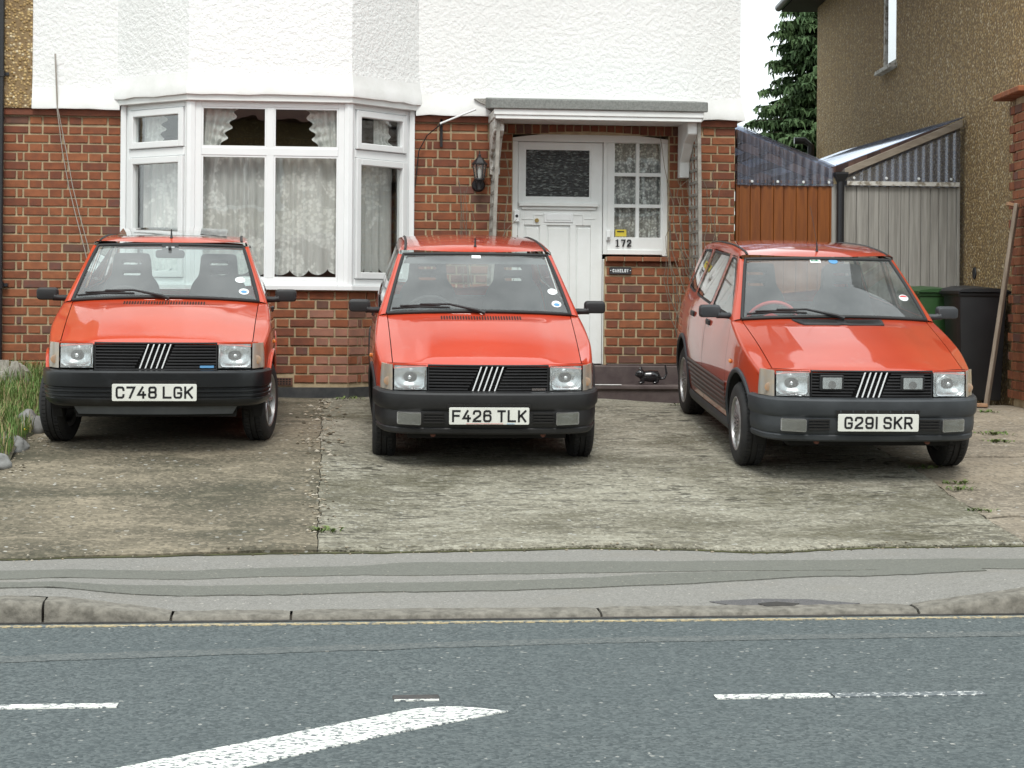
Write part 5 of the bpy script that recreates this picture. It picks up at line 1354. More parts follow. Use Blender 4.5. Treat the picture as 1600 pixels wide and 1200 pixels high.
# --- canopy over the door
CT = WT-.62
c0, c1 = at_t(769, 160, CT)[0], at_t(1104, 165, CT)[0]
zft, zfb = at_t(900, 156, CT)[1], at_t(900, 172, CT)[1]
zwb = at_t(900, 187, CT)[1]
can = empty('door_canopy', (0, 0, 0), parent=house); can.location = Vector(((c0+c1)/2, CT+.3, zwb))-Vector(house['org']); can['org'] = ((c0+c1)/2, CT+.3, zwb)
MB().prism([(CT-.012, zfb), (WT, zfb+.06), (WT, zft+.075), (CT-.012, zft)], lambda a, b, d: (d, a, b), c0-.012, c1+.012).build('felt_roof', m_felt, can, bevel=.008)
fa = MB(); fa.bb(c0+.02, c1-.02, CT+.01, CT+.035, zwb+.035, zfb+.004); fa.bb(c0+.035, c1-.035, CT+.022, CT+.045, zwb, zwb+.036); fa.build('fascia', m_wood, can, bevel=.004)
for xx in (c0+.02, c1-.045): MB().bb(xx, xx+.025, CT+.035, WT-.03, zwb+.01, zfb+.002).build('fascia', m_peel if xx < 2 else m_wood, can, bevel=.004)
MB().bb(c0+.045, c1-.045, CT+.045, WT-.02, zwb+.012, zwb+.03).build('soffit', m_wood, can)
def bracket(x, mat):
    prof = [(WT-.03, zwb+.01), (CT+.12, zwb+.01), (CT+.12, zwb-.10), (CT+.30, zwb-.17), (WT-.14, zwb-.33), (WT-.13, zwb-.47), (WT-.03, zwb-.47)]
    mb = MB(); mb.prism(prof, lambda a, b, d: (d, a, b), x-.045, x+.045); return mb.build('bracket', mat, can, bevel=.006)
bracket(c0+.075, m_peel); bracket(c1-.10, m_wood)
cxs = [at_t(u, v, WT-.082) for u, v in ((741, 154), (771, 154), (772, 178), (764, 172), (757, 163), (749, 160))]
MB().prism(cxs, lambda a, b, d: (a, d, b), WT-.090, WT-.05).build('broken_render', M('exposed_backing', (.20, .19, .17), .95, (.42, .41, .38), 60, bump=.6), house)
# --- eaves and roof, above the picture but part of the house
rf = MB(); rf.prism([(WT-.75, 5.55), (WT+9, 5.55), (WT+4, 8.6)], lambda a, b, d: (d, a, b), XL, XR+.35); rf.build('roof', M('clay_roof_tile', (.16, .07, .045), .9, (.10, .05, .04), 12), house)
# ================================================================ adjoining half of the pair, at the left edge
adj = root('house', (-4.5, WT, .55), 'brown pebbledash and brick house adjoining at the left edge', 'house')
for i, b in enumerate(BRK):
    if b[0] == 0 and b[1] < XL: BRK[i] = (1,)+b[1:]
lay((-4.6, WT), 0, 4.6-2.925, Z0, 3.045, house_i=1)
MB().bb(-6.5, XL-.27, WT+.007, WT+.23, .3, 3.06).build('brick_wall', m_mortar, adj)
mb = MB(); band(mb, [(-6.5, WT), (XL, WT)], 3.052, 3.108, .03); mb.build('string_course', m_brick[2], adj)
mb = MB(); band(mb, [(-6.5, WT), (XL-.27, WT)], .35, .648, .022); mb.build('plinth', m_plinth, adj)
mb = MB(); mb.bb(-6.5, XL-.001, WT-.045, WT+.2, 3.112, 5.6); mb.build('pebbledash_wall', m_pebble, adj)
rf = MB(); rf.prism([(WT-.75, 5.55), (WT+9, 5.55), (WT+4, 8.6)], lambda a, b, d: (d, a, b), -6.6, XL); rf.build('roof', bpy.data.materials['clay_roof_tile'], adj)
dp = root('drainpipe', (-2.93, WT-.06, .6), 'black round drainpipe on the wall at the left edge', 'drainpipe')
px_ = at_t(1, 300, WT-.07)[0]-.012
MB().tube([(px_, WT-.07, .62), (px_, WT-.07, 5.5)], .036, 14).build('pipe', m_pvc, dp, smooth=50)
for v_ in (115, 445):
    zc = at_t(5, v_, WT-.07)[1]; m = MB(); m.lathe([(.036, -.03), (.044, -.028), (.044, .028), (.036, .03)], c=(px_, WT-.07, zc), n=16); m.bb(px_+.03, px_+.075, WT-.06, WT-.0, zc-.014, zc+.014); m.build('clip', m_pvc, dp, smooth=40)
# ================================================================ neighbour on the right: frame turned a little
def cam2w(X, Y): return X*YC+Y*YS, -X*YS+Y*YC
NX, NY = 4.35, 15.0
ox, oy = cam2w(NX, NY)
nb = empty('house', (ox, oy, .5), (0, 0, -YAW), 'tall brown pebbledash house side with small window, on the right', 'house')
NZ = .5
def nl(mb): mb.v = [(x, y, z-NZ) for x, y, z in mb.v]; return mb
def nyp(u): return NX*FPX/(u-800)-NY        # distance along the side wall at picture column u
def nzp(u, v): Y = NX*FPX/(u-800); return CAMZ-((v-HZ)-(u-800)*ROLL)/FPX*Y
L_ = nyp(1274)
w0, w1 = nyp(1397.5), nyp(1376.5); wz = nzp(1397, 99)
mb = MB(); mb.bb(0, .25, 0, w0, 0, 5.7); mb.bb(0, .25, w1, L_, 0, 5.7); mb.bb(0, .25, w0, w1, 0, wz); mb.bb(0, .25, w0, w1, wz+1.15, 5.7); mb.bb(.25, 7, .0, .25, 0, 5.7); mb.bb(.25, 7, L_-.25, L_, 0, 5.7)
nl(mb).build('pebbledash_wall', m_pebble, nb, local=True)
wf = MB(); wf.bb(.005, .09, w0, w0+.05, wz, wz+1.15); wf.bb(.005, .09, w1-.09, w1, wz, wz+1.15); wf.bb(.005, .09, w0+.05, w1-.09, wz, wz+.06); wf.bb(.005, .09, w0+.05, w1-.09, wz+1.09, wz+1.15)
wfo = nl(wf).build('window', m_peel, nb, local=True, bevel=.006)
m_skyglass = M('reflecting_glass', (.10, .13, .15), .02, Specular_IOR_Level=.9, Metallic=0)
nl(MB().bb(.025, .03, w0+.04, w1-.04, wz+.05, wz+1.1)).build('pane', glass_mat('dark_pane', (.35, .4, .42), ior=2.2), wfo, local=True)
nl(MB().bb(.20, .24, w0-.1, w1+.1, wz-.1, wz+1.2)).build('blind', M('pale_blind', (.55, .62, .66), .8), wfo, local=True)
nl(MB().bb(-.09, .05, w0-.06, w1+.06, wz-.05, wz-.002)).build('window_sill', m_peel, nb, local=True, bevel=.006)
# eaves
ev = MB(); ev.prism([(-.46, 5.64), (.1, 5.64), (.1, 5.95), (-.46, 5.74)], lambda a, b, d: (a, d, b), -.45, L_+.40); nl(ev).build('eaves', M('dark_eaves', (.022, .02, .02), .7), nb, local=True)
gt = MB(); gt.tube([(-.50, -.45, 5.70), (-.50, L_+.42, 5.70)], .055, 10); nl(gt).build('gutter', m_pvc, nb, local=True, smooth=50)
rf = MB(); rf.add([(-.5, -.5, 5.78), (-.5, L_+.45, 5.78), (3.4, L_-2, 8.4), (3.4, 2, 8.4), (7.3, -.5, 5.78), (7.3, L_+.45, 5.78)], [(0, 3, 2, 1), (0, 4, 3), (1, 2, 5), (4, 5, 2, 3)]); nl(rf).build('roof', bpy.data.materials['clay_roof_tile'], nb, local=True)
for z0, z1 in ((1.2, 2.6), (3.5, 4.8)):       # front windows, out of the picture to the right
    f = MB(); f.bb(2.0, 4.4, -.03, .05, z0, z0+.08); f.bb(2.0, 4.4, -.03, .05, z1-.08, z1)
    for x in (2.0, 2.77, 3.55, 4.32): f.bb(x, x+.08, -.03, .05, z0+.08, z1-.08)
    fo = nl(f).build('window', m_upvc, nb, local=True, bevel=.006)
    for x in (2.08, 2.85, 3.63): nl(MB().bb(x-.005, x+.70, -.006, .0, z0+.075, z1-.075)).build('pane', M('front_pane', (.02, .025, .028), .04), fo, local=True)
    nl(MB().bb(1.9, 4.5, -.10, .02, z0-.06, z0-.004)).build('window_sill', m_peel, nb, local=True)
# brick quoin at the near corner, toothed into the pebbledash, with a tile cap
qz = nzp(1592, 152)
k = 0; z = .62
while z < qz-.09:
    wq = nyp(1583)-(.11 if k % 2 else 0)
    cuts_ = [(.0, .0)]
    u = 0; j = 0
    while u < wq-.02:
        l = .215 if (j+k) % 2 else .103
        l = min(l, wq-u)
        if l > .03:
            yy = u+l/2; wx, wy = ox+math.cos(-YAW)*0-math.sin(-YAW)*yy, oy+math.sin(-YAW)*0+math.cos(-YAW)*yy
            BRK.append((2, yy, 0, z+.034, 0, l, .068, pick_mat(rb_)))
        u += l+.0125; j += 1
    z += .0815; k += 1
mb = MB(); mb.bb(-.03, .02, -.02, nyp(1586)-.1, .5, qz-.01); nl(mb).build('brick_quoin', m_mortar, nb, local=True)
for b in [b for b in BRK if b[0] == 2]:
    o = bpy.data.objects.new('brick', brick_mesh(round(b[5], 3), .068, rb_.randrange(3))); COL.objects.link(o); o.parent = nb
    o.location = (-.040, b[1], b[3]-NZ); o.rotation_euler = (0, 0, -math.pi/2); o.material_slots[0].link = 'OBJECT'; o.material_slots[0].material = ALLM[b[7]]
BRK[:] = [b for b in BRK if b[0] != 2]
for k in range(3): nl(MB().bb(-.16, .02, nyp(1577)-.27*(k+1)+.004, nyp(1577)-.27*k-.004, qz-.005, qz+.045)).build('cap_tile', m_brick[3], nb, local=True, bevel=.008)
hx_, hz_ = nyp(1523), nzp(1523, 427)
nl(MB().lathe([(.0, -.004), (.045, -.006), (.055, -.012), (.06, 0), (.06, .02)], c=(0, hx_, hz_), axis='x', n=20)).build('vent_hole', m_iron, nb, local=True, smooth=40)
pr = MB(); pr.tube([(-.10, L_-.12, 2.2), (-.10, L_-.12, 3.65), (-.2, L_-.12, 3.72), (-.34, L_-.12, 3.72)], .05, 10); nl(pr).build('waste_pipe', m_pvc, nb, local=True, smooth=50)
emit_bricks({0: house, 1: adj}, {0: 296, 1: 40})
# ================================================================ side gates with clear corrugated tops
GT = WT+.35
m_stain = M('orange_stained_board', (.24, .072, .008), .5, (.165, .045, .006), 5, bump=.2, bscale=20, stretch=(6, 6, .5))
m_greyb = M('weathered_grey_board', (.38, .37, .34), .85, (.25, .24, .22), 4, bump=.4, bscale=14, stretch=(8, 8, .4))
m_batten = M('aged_batten', (.30, .26, .21), .8, (.22, .18, .14), 6, stretch=(1, 1, 4))
m_rafter = M('brown_rafter', (.16, .085, .06), .8, (.22, .12, .085), 6)
t = NT('clear_corrugated_plastic'); t.n.remove(t.b); tr = t.node('BsdfTransparent'); tr.inputs[0].default_value = (.74, .79, .88, 1); gl_ = t.node('BsdfGlossy'); gl_.inputs['Roughness'].default_value = .12; gl_.inputs[0].default_value = (.85, .9, 1, 1)
df = t.node('BsdfDiffuse'); df.inputs[0].default_value = (.34, .38, .50, 1); fn_ = t.node('Fresnel'); fn_.inputs[0].default_value = 1.6
m1 = t.node('MixShader'); t.l.new(t.math('MINIMUM', t.math('MULTIPLY', fn_.outputs[0], 2.0), 1), m1.inputs[0]); t.l.new(tr.outputs[0], m1.inputs[1]); t.l.new(gl_.outputs[0], m1.inputs[2])
m2 = t.node('MixShader'); t.l.new(t.ramp(t.noise(t.co('World', (1, 1, .4)), 3, 4), [(.3, .06), (.7, .28)]), m2.inputs[0]); t.l.new(m1.outputs[0], m2.inputs[1]); t.l.new(df.outputs[0], m2.inputs[2]); t.l.new(m2.outputs[0], t.out.inputs[0]); m_corr = t.mat
def gp(u, v, t=GT): return at_t(u, v, t)
def corr_panel(poly_top, x0, x1, zb, y, name, parent, pitch=.076, amp=.011):
    """vertical corrugated sheet whose top follows poly_top(x)"""
    n = int((x1-x0)/pitch*8); mb = MB()
    mb.grid(lambda i, j: (lambda x: (x, y+amp*math.sin(2*math.pi*x/pitch), lerp(zb, poly_top(x), j)))(lerp(x0, x1, i)), n, 2)
    return mb.build(name, m_corr, parent, smooth=60, fixn=False)
def gate(u0, u1, vb, nb_, mat, batmat, hl, hr, label, edge_mat, gap=.004):
    x0, zb = gp(u0, vb); x1, _ = gp(u1, vb)
    g = root('side_gate', ((x0+x1)/2, GT, .55), label, 'gate')
    ws = [random.uniform(.8, 1.2) for _ in range(nb_)]; tot = sum(ws); x = x0+.03
    for w in ws:
        w = w/tot*(x1-x0-.06); MB().bb(x+gap/2, x+w-gap/2, GT-.02+random.uniform(-.002, .002), GT+.002, .58, zb-.012).build('board', mat, g, bevel=.003); x += w
    MB().bb(x0+.03, x1-.03, GT+.003, GT+.02, .58, zb-.01).build('backing_board', m_under, g)
    MB().bb(x0, x0+.03, GT-.03, GT+.02, .56, zb-.002).build('post', edge_mat, g, bevel=.004); MB().bb(x1-.03, x1, GT-.03, GT+.02, .56, zb-.002).build('post', edge_mat, g, bevel=.004)
    MB().bb(x0, x1, GT-.028, GT+.02, zb, zb+.035).build('rail', batmat, g, bevel=.004)
    zl, zr = gp(u0, hl)[1], gp(u1, hr)[1]
    top = lambda x: lerp(zl, zr, (x-x0)/(x1-x0))
    corr_panel(lambda x: top(x)-.02, x0+.005, x1-.005, zb-.02, GT-.038, 'corrugated_sheet', g)
    a = math.atan2(zr-zl, x1-x0)
    # raking rafter behind the top edge of the sheet
    Lr = math.hypot(zr-zl, x1-x0)
    MB().prism([(x0, zl-.03), (x1, zr-.03), (x1, zr-.115), (x0, zl-.115)], lambda p, q, d: (p, d, q), GT-.018, GT+.03).build('rafter', batmat, g)
    return g, x0, x1, zb, zl, zr
g1 = gate(1149, 1301, 286, 8, m_stain, m_rafter, 197, 261, 'orange stained board gate with blue-grey corrugated plastic above, beside house corner', m_stain)
# clear lean-to roof over the passage: purlins show through the sheet
def leanto(x0, zl, x1, zr, y0, y1, label, nm='lean_to_roof'):
    r_ = root(nm, ((x0+x1)/2, y0, min(zl, zr)), label, 'roof')
    n = int((y1-y0)/.076*6); mb = MB()
    mb.grid(lambda i, j: (lerp(x0, x1, j), lerp(y0, y1, i), lerp(zl, zr, j)+.010*math.sin(2*math.pi*(y1-y0)*i/.076)), n, 2); mb.build('corrugated_sheet', m_corr, r_, smooth=60, fixn=False)
    mb = MB(); mb.bb(0, 0, 0, 0, 0, 0)
    for k in range(4):
        f = (k+.5)/4; x = lerp(x0, x1, f); z = lerp(zl, zr, f)-.06
        MB().bb(x-.025, x+.025, y0+.06, y1, z-.04, z+.03).build('purlin', m_rafter, r_)
    for k in range(3):
        y = lerp(y0+.5, y1-.1, k/2); MB().prism([(x0, zl-.03), (x1, zr-.03), (x1, zr-.13), (x0, zl-.13)], lambda p, q, d: (p, d, q), y, y+.045).build('rafter', m_rafter, r_)
    return r_
leanto(g1[1], g1[4]+.005, g1[2], g1[5]+.005, GT-.06, GT+3.4, 'clear corrugated lean-to roof over the passage behind the orange gate')
g2 = gate(1316, 1499, 288, 11, m_greyb, m_batten, 262, 186, 'weathered grey board gate with clear corrugated plastic above, against pebbledash wall', m_greyb)
leanto(g2[1]-.08, g2[4]+.02, g2[2]+.02, g2[5]+.012, GT-.09, GT+4.2, 'clear corrugated lean-to roof rising to the pebbledash wall behind the grey gate')
MB().prism([(g2[1], g2[4]-.012), (g2[2], g2[5]-.012), (g2[2], g2[5]-.085), (g2[1], g2[4]-.085)], lambda p, q, d: (p, d, q), GT-.085, GT-.06).build('barge_board', m_batten, g2[0], bevel=.004)
MB().bb(g2[1]+.03, g2[2]-.02, GT-.062, GT-.052, g2[3]-.01, g2[3]+.03).build('flashing_strip', m_peel, g2[0])
for k in range(4): MB().lathe([(0, -.008), (.012, -.006), (.014, 0)], c=(lerp(g2[1]+.1, g2[2]-.1, k/3), GT-.05, g2[3]+.06), axis='y', n=10).build('fixing_cap', m_stick, g2[0])
for k in range(4): MB().lathe([(0, -.008), (.012, -.006), (.014, 0)], c=(lerp(g1[1]+.15, g1[2]-.05, k/3), GT-.05, g1[3]+.015), axis='y', n=10).build('fixing_cap', m_stick, g1[0])
dpx_ = (g1[2]+g2[1])/2+.005
dn = root('drainpipe', (dpx_, GT-.06, .6), 'dark drainpipe with a small hopper, between the orange and the grey gate', 'drainpipe')
MB().tube([(dpx_, GT-.09, .62), (dpx_, GT-.09, g1[3]+.02)], .037, 14).build('pipe', m_pvc, dn, smooth=50)
MB().lathe([(.037, -.02), (.045, .0), (.085, .07), (.085, .09), (0, .085)], c=(dpx_, GT-.09, g1[3]+.02), n=4, a0=math.pi/4, a1=math.pi*2.25).build('hopper', m_pvc, dn)
MB().bb(dpx_-.07, dpx_+.05, GT-.04, GT+.05, .56, g1[3]).build('post', m_greyb, dn)
# ================================================================ conifer behind the passage
m_needle = M('spruce_needles', (.050, .100, .036), .8, (.085, .145, .052), 1.5, coord='World')
m_bark = M('bark', (.07, .05, .035), .95, (.045, .033, .025), 9, bump=.6, bscale=30)
tx_, ty_ = cam2w(6.0, 33)
tree = root('conifer_tree', (tx_, ty_, .5), 'dark green conifer with drooping boughs behind the passage', 'tree')
rt = random.Random(11)
MB().tube([(tx_+.1*nz(z, 0), ty_, z) for z in (.4, 2, 4, 6, 8, 10)], [.2, .18, .15, .11, .07, .02], 10).build('trunk', m_bark, tree, smooth=60)
cr_ = MB(); limb = MB()
for k in range(640):
    z = rt.uniform(2.6, 8.2) if k < 560 else rt.uniform(.9, 9.7); Lb = max(.25, .335*(9.9-z))*rt.uniform(.7, 1.12); a = rt.uniform(0, 2*math.pi)
    dv = Vector((math.cos(a), math.sin(a), 0)); P = [Vector((tx_, ty_, z))+dv*Lb*q+Vector((0, 0, -.32*Lb*q*q+.10*Lb*q*q*q*2+.05)) for q in (0, .25, .5, .75, 1)]
    limb.tube(P, [.03, .024, .017, .011, .004], 5)
    nt = int(44*Lb)
    for i in range(nt):
        q = .15+.85*(i/nt)+rt.uniform(-.03, .03); q = min(1, max(0, q)); ii = min(3, int(q*4)); p = P[ii].lerp(P[ii+1], q*4-ii)
        side = dv.cross(Vector((0, 0, 1)))*rt.choice((-1, 1)); w = (.16+.30*(1-q))*rt.uniform(.6, 1.2)
        e = p+side*w+dv*w*.5+Vector((0, 0, -w*rt.uniform(.1, .5)))
        for s_ in range(3):
            b0 = p.lerp(e, s_/3); b1 = p.lerp(e, (s_+1)/3); pv_ = Vector((rt.uniform(-1, 1), rt.uniform(-1, 1), rt.uniform(-.2, 1))).normalized()*(.045*(1-s_*.2))
            cr_.add([b0-pv_, b0+pv_, b1+pv_*.75, b1-pv_*.75], [(0, 1, 2, 3)])
            pv2 = Vector((rt.uniform(-1, 1), rt.uniform(-1, 1), rt.uniform(-1, .1))).normalized()*.05
            cr_.add([b0, b0.lerp(b1, .5)+pv2, b1], [(0, 1, 2)])
            tip = b1+Vector((rt.uniform(-.06, .06), rt.uniform(-.06, .06), -rt.uniform(.05, .14))); ww = Vector((rt.uniform(-1, 1), rt.uniform(-1, 1), 0)).normalized()*.026
            cr_.add([b1-ww, b1+ww, tip+ww*.3, tip-ww*.3], [(0, 1, 2, 3)])
cr_.build('crown', m_needle, tree, fixn=False); limb.build('limbs', m_bark, tree, fixn=False)
# ================================================================ things on the front wall
# lantern
lx, lz = at_t(749, 262, WT-.10)
la = root('wall_lantern', (lx, WT, lz), 'black carriage lantern on the brick wall left of the door', 'lantern')
ly = WT-.12
MB().lathe([(.0, .155), (.006, .15), (.005, .125), (.013, .115), (.012, .10), (.03, .085), (.062, .045), (.075, .032), (.072, .028), (.0, .028)], c=(lx, ly, lz), n=6).build('cap', m_iron, la)
ca = MB()
for k in range(6):
    a = math.pi*2*k/6; ca.tube([(lx+.062*math.cos(a), ly+.062*math.sin(a), lz+.03), (lx+.042*math.cos(a), ly+.042*math.sin(a), lz-.10)], .005, 5)
ca.build('cage', m_iron, la)
MB().lathe([(.058, .028), (.038, -.10)], c=(lx, ly, lz), n=6, a0=.0).build('glass', glass_mat('lantern_glass', (.85, .85, .82), haze=.12), la, fixn=False)
MB().lathe([(0, .0), (.016, -.02), (.018, -.06), (.012, -.09), (.012, -.1)], c=(lx, ly, lz), n=12).build('bulb', m_stick, la, smooth=60)
MB().lathe([(.046, -.098), (.05, -.11), (.03, -.13), (.018, -.17), (.02, -.2), (.0, -.215)], c=(lx, ly, lz), n=12).build('base', m_iron, la, smooth=40)
wb_ = MB(); wb_.lathe([(0, -.03), (.05, -.028), (.062, -.01), (.062, 0)], c=(lx, WT-.002, lz-.155), axis='y', n=24); wb_.tube([(lx, WT-.02, lz-.16), (lx, WT-.08, lz-.19), (lx, ly, lz-.15)], .014, 8); wb_.build('wall_bracket', m_iron, la, smooth=40)
# bracket with a white rod, near the bay
hx, hz = at_t(690, 195, WT-.05)
hb = root('wall_bracket', (hx, WT, hz), 'small black wall bracket holding a thin white rod beside the bay', 'bracket')
k = MB(); k.bb(hx-.012, hx+.012, WT-.03, WT-.003, at_t(690, 230, WT)[1], hz+.06); k.tube([(hx, WT-.02, hz+.0), (hx-.02, WT-.16, hz-.01)], .014, 8); k.build('iron_arm', m_iron, hb, bevel=.002)
MB().tube([(hx-.02, WT-.16, hz-.0), (hx+.30, WT-.22, hz+.13)], .009, 8).build('white_rod', m_upvc, hb, smooth=50)
cb = MB(); q0 = at_t(676, 200, WT-.05); q1 = at_t(645, 250, WT-.03)
MB().tube([(hx-.02, WT-.16, hz-.01), (lerp(q0[0], q1[0], .3), WT-.08, lerp(q0[1], q1[1], .25)), (lerp(q0[0], q1[0], .7), WT-.05, lerp(q0[1], q1[1], .72)), (q1[0]+.02, WT-.025, q1[1]-.25)], .005, 6).build('cable', m_iron, hb, smooth=60)
# loose aerial cables down the left wall
c_ = MB()
for dx_, sd_ in ((0, 0), (.035, 4)):
    pts = []
    for (u, v) in ((87, 85), (90, 170), (97, 235), (107, 290), (118, 335), (132, 390), (150, 470)):
        x, z = at_t(u, v, WT-.04); pts.append((x+dx_*(1 if v > 200 else .25)+.006*nz(z*3, sd_), WT-.035-(.04 if z < 3.4 and z > 3.0 else .05 if z > 3.1 else 0), z))
    dense = []
    for i in range(len(pts)-1):
        for j in range(4): dense.append(tuple(lerp(pts[i][k_], pts[i+1][k_], j/4) for k_ in range(3)))
    c_ = MB().tube(dense, .0042, 6)
    c_.build('hanging_cable', M('grey_cable%d' % sd_, (.34, .31, .27), .7), smooth=60, label='thin grey cable hanging down the left wall, %s of two' % ('outer' if sd_ == 0 else 'inner'), cat='cable', group='loose cables on the left wall')
# trellis panels either side of the door, end-on to the road
m_trel = M('weathered_trellis', (.34, .325, .29), .9, (.22, .205, .18), 12, bump=.3)
def trellis(u_top, u_bot, vt, vb, label, y0, y1, posts_only=False):
    x0, z1 = at_t(u_top, vt, y0); x1, z0 = at_t(u_bot, vb, y0)
    tr = root('trellis', ((x0+x1)/2, y0, .6), label, 'trellis')
    zlo = .62
    def X(z): return lerp(x0, x1, (z1-z)/(z1-z0))
    for y, s_ in ((y0, .022), (lerp(y0, y1, .33), .012), (lerp(y0, y1, .66), .012), (y1, .014)):
        MB().tube([(X(zlo), y, zlo), (X(2), y, 2), (X(z1), y, z1)], s_, 4).build('upright', m_trel, tr)
    if not posts_only:
        z = zlo+.1
        while z < z1-.05:
            MB().bb(X(z)-.008, X(z)+.012, y0-.01, y1+.01, z-.012, z+.012).build('slat', m_trel, tr); z += .112
    return tr, X, zlo, z1
ta = trellis(779, 771, 188, 400, 'peeling white trellis post standing left of the door under the canopy', WT-.50, WT-.06)
tb = trellis(1092, 1094, 186, 400, 'weathered grey trellis standing right of the side light', WT-.50, WT-.05)
m_vine = M('dry_vine_stem', (.20, .165, .12), .9, (.13, .105, .08), 8)
def vine(tr, label, n, seed, spread):
    r_ = random.Random(seed); t_, X, z0, z1 = tr; mb = MB(); y = WT-.2
    for k in range(n):
        p = Vector((X(z0)+r_.uniform(-.1, .1), WT-r_.uniform(.05, .45), r_.uniform(z0, 1.6) if k else z0)); pts = [p.copy()]
        a = r_.uniform(0, 6)
        for i in range(r_.randint(8, 16)):
            a += r_.uniform(-.6, .6); p = p+Vector((math.sin(a)*.06+(X(p.z)+r_.uniform(-spread, spread)-p.x)*.18, (WT-.2+r_.uniform(-.15, .12)-p.y)*.25, .10*abs(math.cos(a*.7))+.02)); p.y = min(p.y, WT-.015)
            if p.z > z1-.05: break
            pts.append(p.copy())
        if len(pts) > 2: mb.tube(pts, [lerp(.006, .0025, i/(len(pts)-1)) for i in range(len(pts))], 5)
    v = root('climbing_plant', (X(z0), WT-.2, z0), label, 'plant'); mb.build('stems', m_vine, v, smooth=60, fixn=False)
vine(ta, 'bare dry vine twining on the left trellis beside the lantern', 16, 5, .12)
vine(tb, 'bare dry vine tangled on the right trellis', 24, 9, .15)
# black cat-like ornament on the step
ex, ez = at_t(1017, 588, WT-.33)
orn = root('cat_ornament', (ex, WT-.33, .675), 'small shiny black crouching ornament with upright tail, on the dark step', 'ornament')
m_orn = M('black_glazed', (.012, .012, .014), .2, Coat_Weight=.6)
def ell(mb, c, r, n=12):
    mb.grid(lambda i, j: (c[0]+r[0]*math.sin(math.pi*i)*math.cos(2*math.pi*j), c[1]+r[1]*math.sin(math.pi*i)*math.sin(2*math.pi*j), c[2]+r[2]*math.cos(math.pi*i)), n, n+4)
    return mb
q = MB(); Zs = .672; yb = WT-.33
q.tube([(ex-.095, yb-.02, Zs+.07), (ex-.06, yb, Zs+.075), (ex-.01, yb, Zs+.075), (ex+.05, yb, Zs+.072), (ex+.085, yb, Zs+.05)], [.028, .048, .055, .056, .02], 14); ell(q, (ex-.10, yb-.015, Zs+.098), (.046, .042, .042)); ell(q, (ex-.128, yb-.02, Zs+.088), (.022, .022, .018))
for s_ in (-1, 1): q.tube([(ex-.098, yb-.015+s_*.026, Zs+.125), (ex-.096, yb-.015+s_*.034, Zs+.165)], [.016, .002], 6)
for dx_ in (-.075, .055):
    for s_ in (-1, 1): q.tube([(ex+dx_, yb+s_*.03, Zs+.06), (ex+dx_-.004, yb+s_*.034, Zs+.02), (ex+dx_-.03, yb+s_*.034, Zs+.012)], [.026, .015, .013], 8)
q.build('body', m_orn, orn, smooth=60, fixn=False)
MB().tube([(ex+.08, yb, Zs+.05), (ex+.125, yb, Zs+.055), (ex+.145, yb, Zs+.10), (ex+.135, yb, Zs+.15), (ex+.13, yb, Zs+.18)], [.012, .011, .01, .008, .006], 8).build('tail', m_orn, orn, smooth=60)
# ================================================================ bins and plank
def bin_(u0, u1, vt, t_, h, mat, label, rz=0):
    x0, zt = at_t(u0, vt, t_); x1, _ = at_t(u1, vt, t_); w = x1-x0; cx = (x0+x1)/2; zb = drive_z(cx, t_)
    H = zt-zb
    e = empty('wheelie_bin', (cx, t_, zb), (0, 0, rz), label, 'bin', 'wheelie bins by the grey gate')
    d = w*1.15
    def ring(f, z): return [(-w/2*f, -d/2*f, z), (w/2*f, -d/2*f, z), (w/2*f, d/2*f, z), (-w/2*f, d/2*f, z)]
    b = MB(); r0, r1 = ring(.82, .05), ring(.97, H-.12); b.add(r0+r1, [(0, 1, 5, 4), (1, 2, 6, 5), (2, 3, 7, 6), (3, 0, 4, 7), (3, 2, 1, 0)])
    b.build('body', mat, e, bevel=.02, seg=2, smooth=40, local=True)
    rm_ = MB(); r0, r1 = ring(1.02, H-.125), ring(1.03, H-.085); rm_.add(r0+r1, [(0, 1, 5, 4), (1, 2, 6, 5), (2, 3, 7, 6), (3, 0, 4, 7), (4, 5, 6, 7), (3, 2, 1, 0)]); rm_.build('rim', mat, e, bevel=.01, local=True)
    ld = MB(); ld.grid(lambda i, j: (lerp(-w*.53, w*.53, i), lerp(-d*.55, d*.55, j), H-.08+.055*math.sin(math.pi*min(1, max(0, i)))**.35*(.5+.5*j)+.01*math.cos(i*25)*.2), 18, 8)
    ld.grid(lambda i, j: (lerp(-w*.53, w*.53, i), -d*.55, lerp(H-.085, H-.08+.0275*math.sin(math.pi*i)**.35, j)), 18, 1)
    for s_ in (-1, 1): ld.bb(s_*w*.53-.006, s_*w*.53+.006, -d*.55, d*.55, H-.10, H-.075)
    ld.build('lid', mat, e, smooth=50, local=True)
    for s_ in (-1, 1): MB().lathe([(0, s_*.0), (.09, 0), (.1, s_*.015), (.1, s_*.045), (.09, s_*.055), (0, s_*.055)], c=(s_*w*.34, d*.40, .1), axis='x', n=24).build('wheel', m_tyre, e, smooth=40, local=True)
    MB().tube([(-w*.4, d*.55, H-.1), (-w*.4, d*.62, H-.06), (w*.4, d*.62, H-.06), (w*.4, d*.55, H-.1)], .014, 8).build('handle', mat, e, local=True, smooth=50)
m_bink = M('black_bin_plastic', (.012, .013, .015), .45, (.019, .020, .022), 4, bump=.1, bscale=200)
m_bing = M('green_bin_plastic', (.022, .070, .020), .45, (.030, .085, .026), 4, bump=.1, bscale=200)
bin_(1486, 1560, 441, 15.58, 1.1, m_bink, 'black wheelie bin standing beside the leaning plank', -.03)
bin_(1420, 1492, 442, 16.15, 1.1, m_bing, 'green wheelie bin tucked behind the orange-red car', .04)
P0, P1 = 14.98, 14.86
a0 = at_t(1541, 634, P0); a1 = at_t(1589, 318, P1)
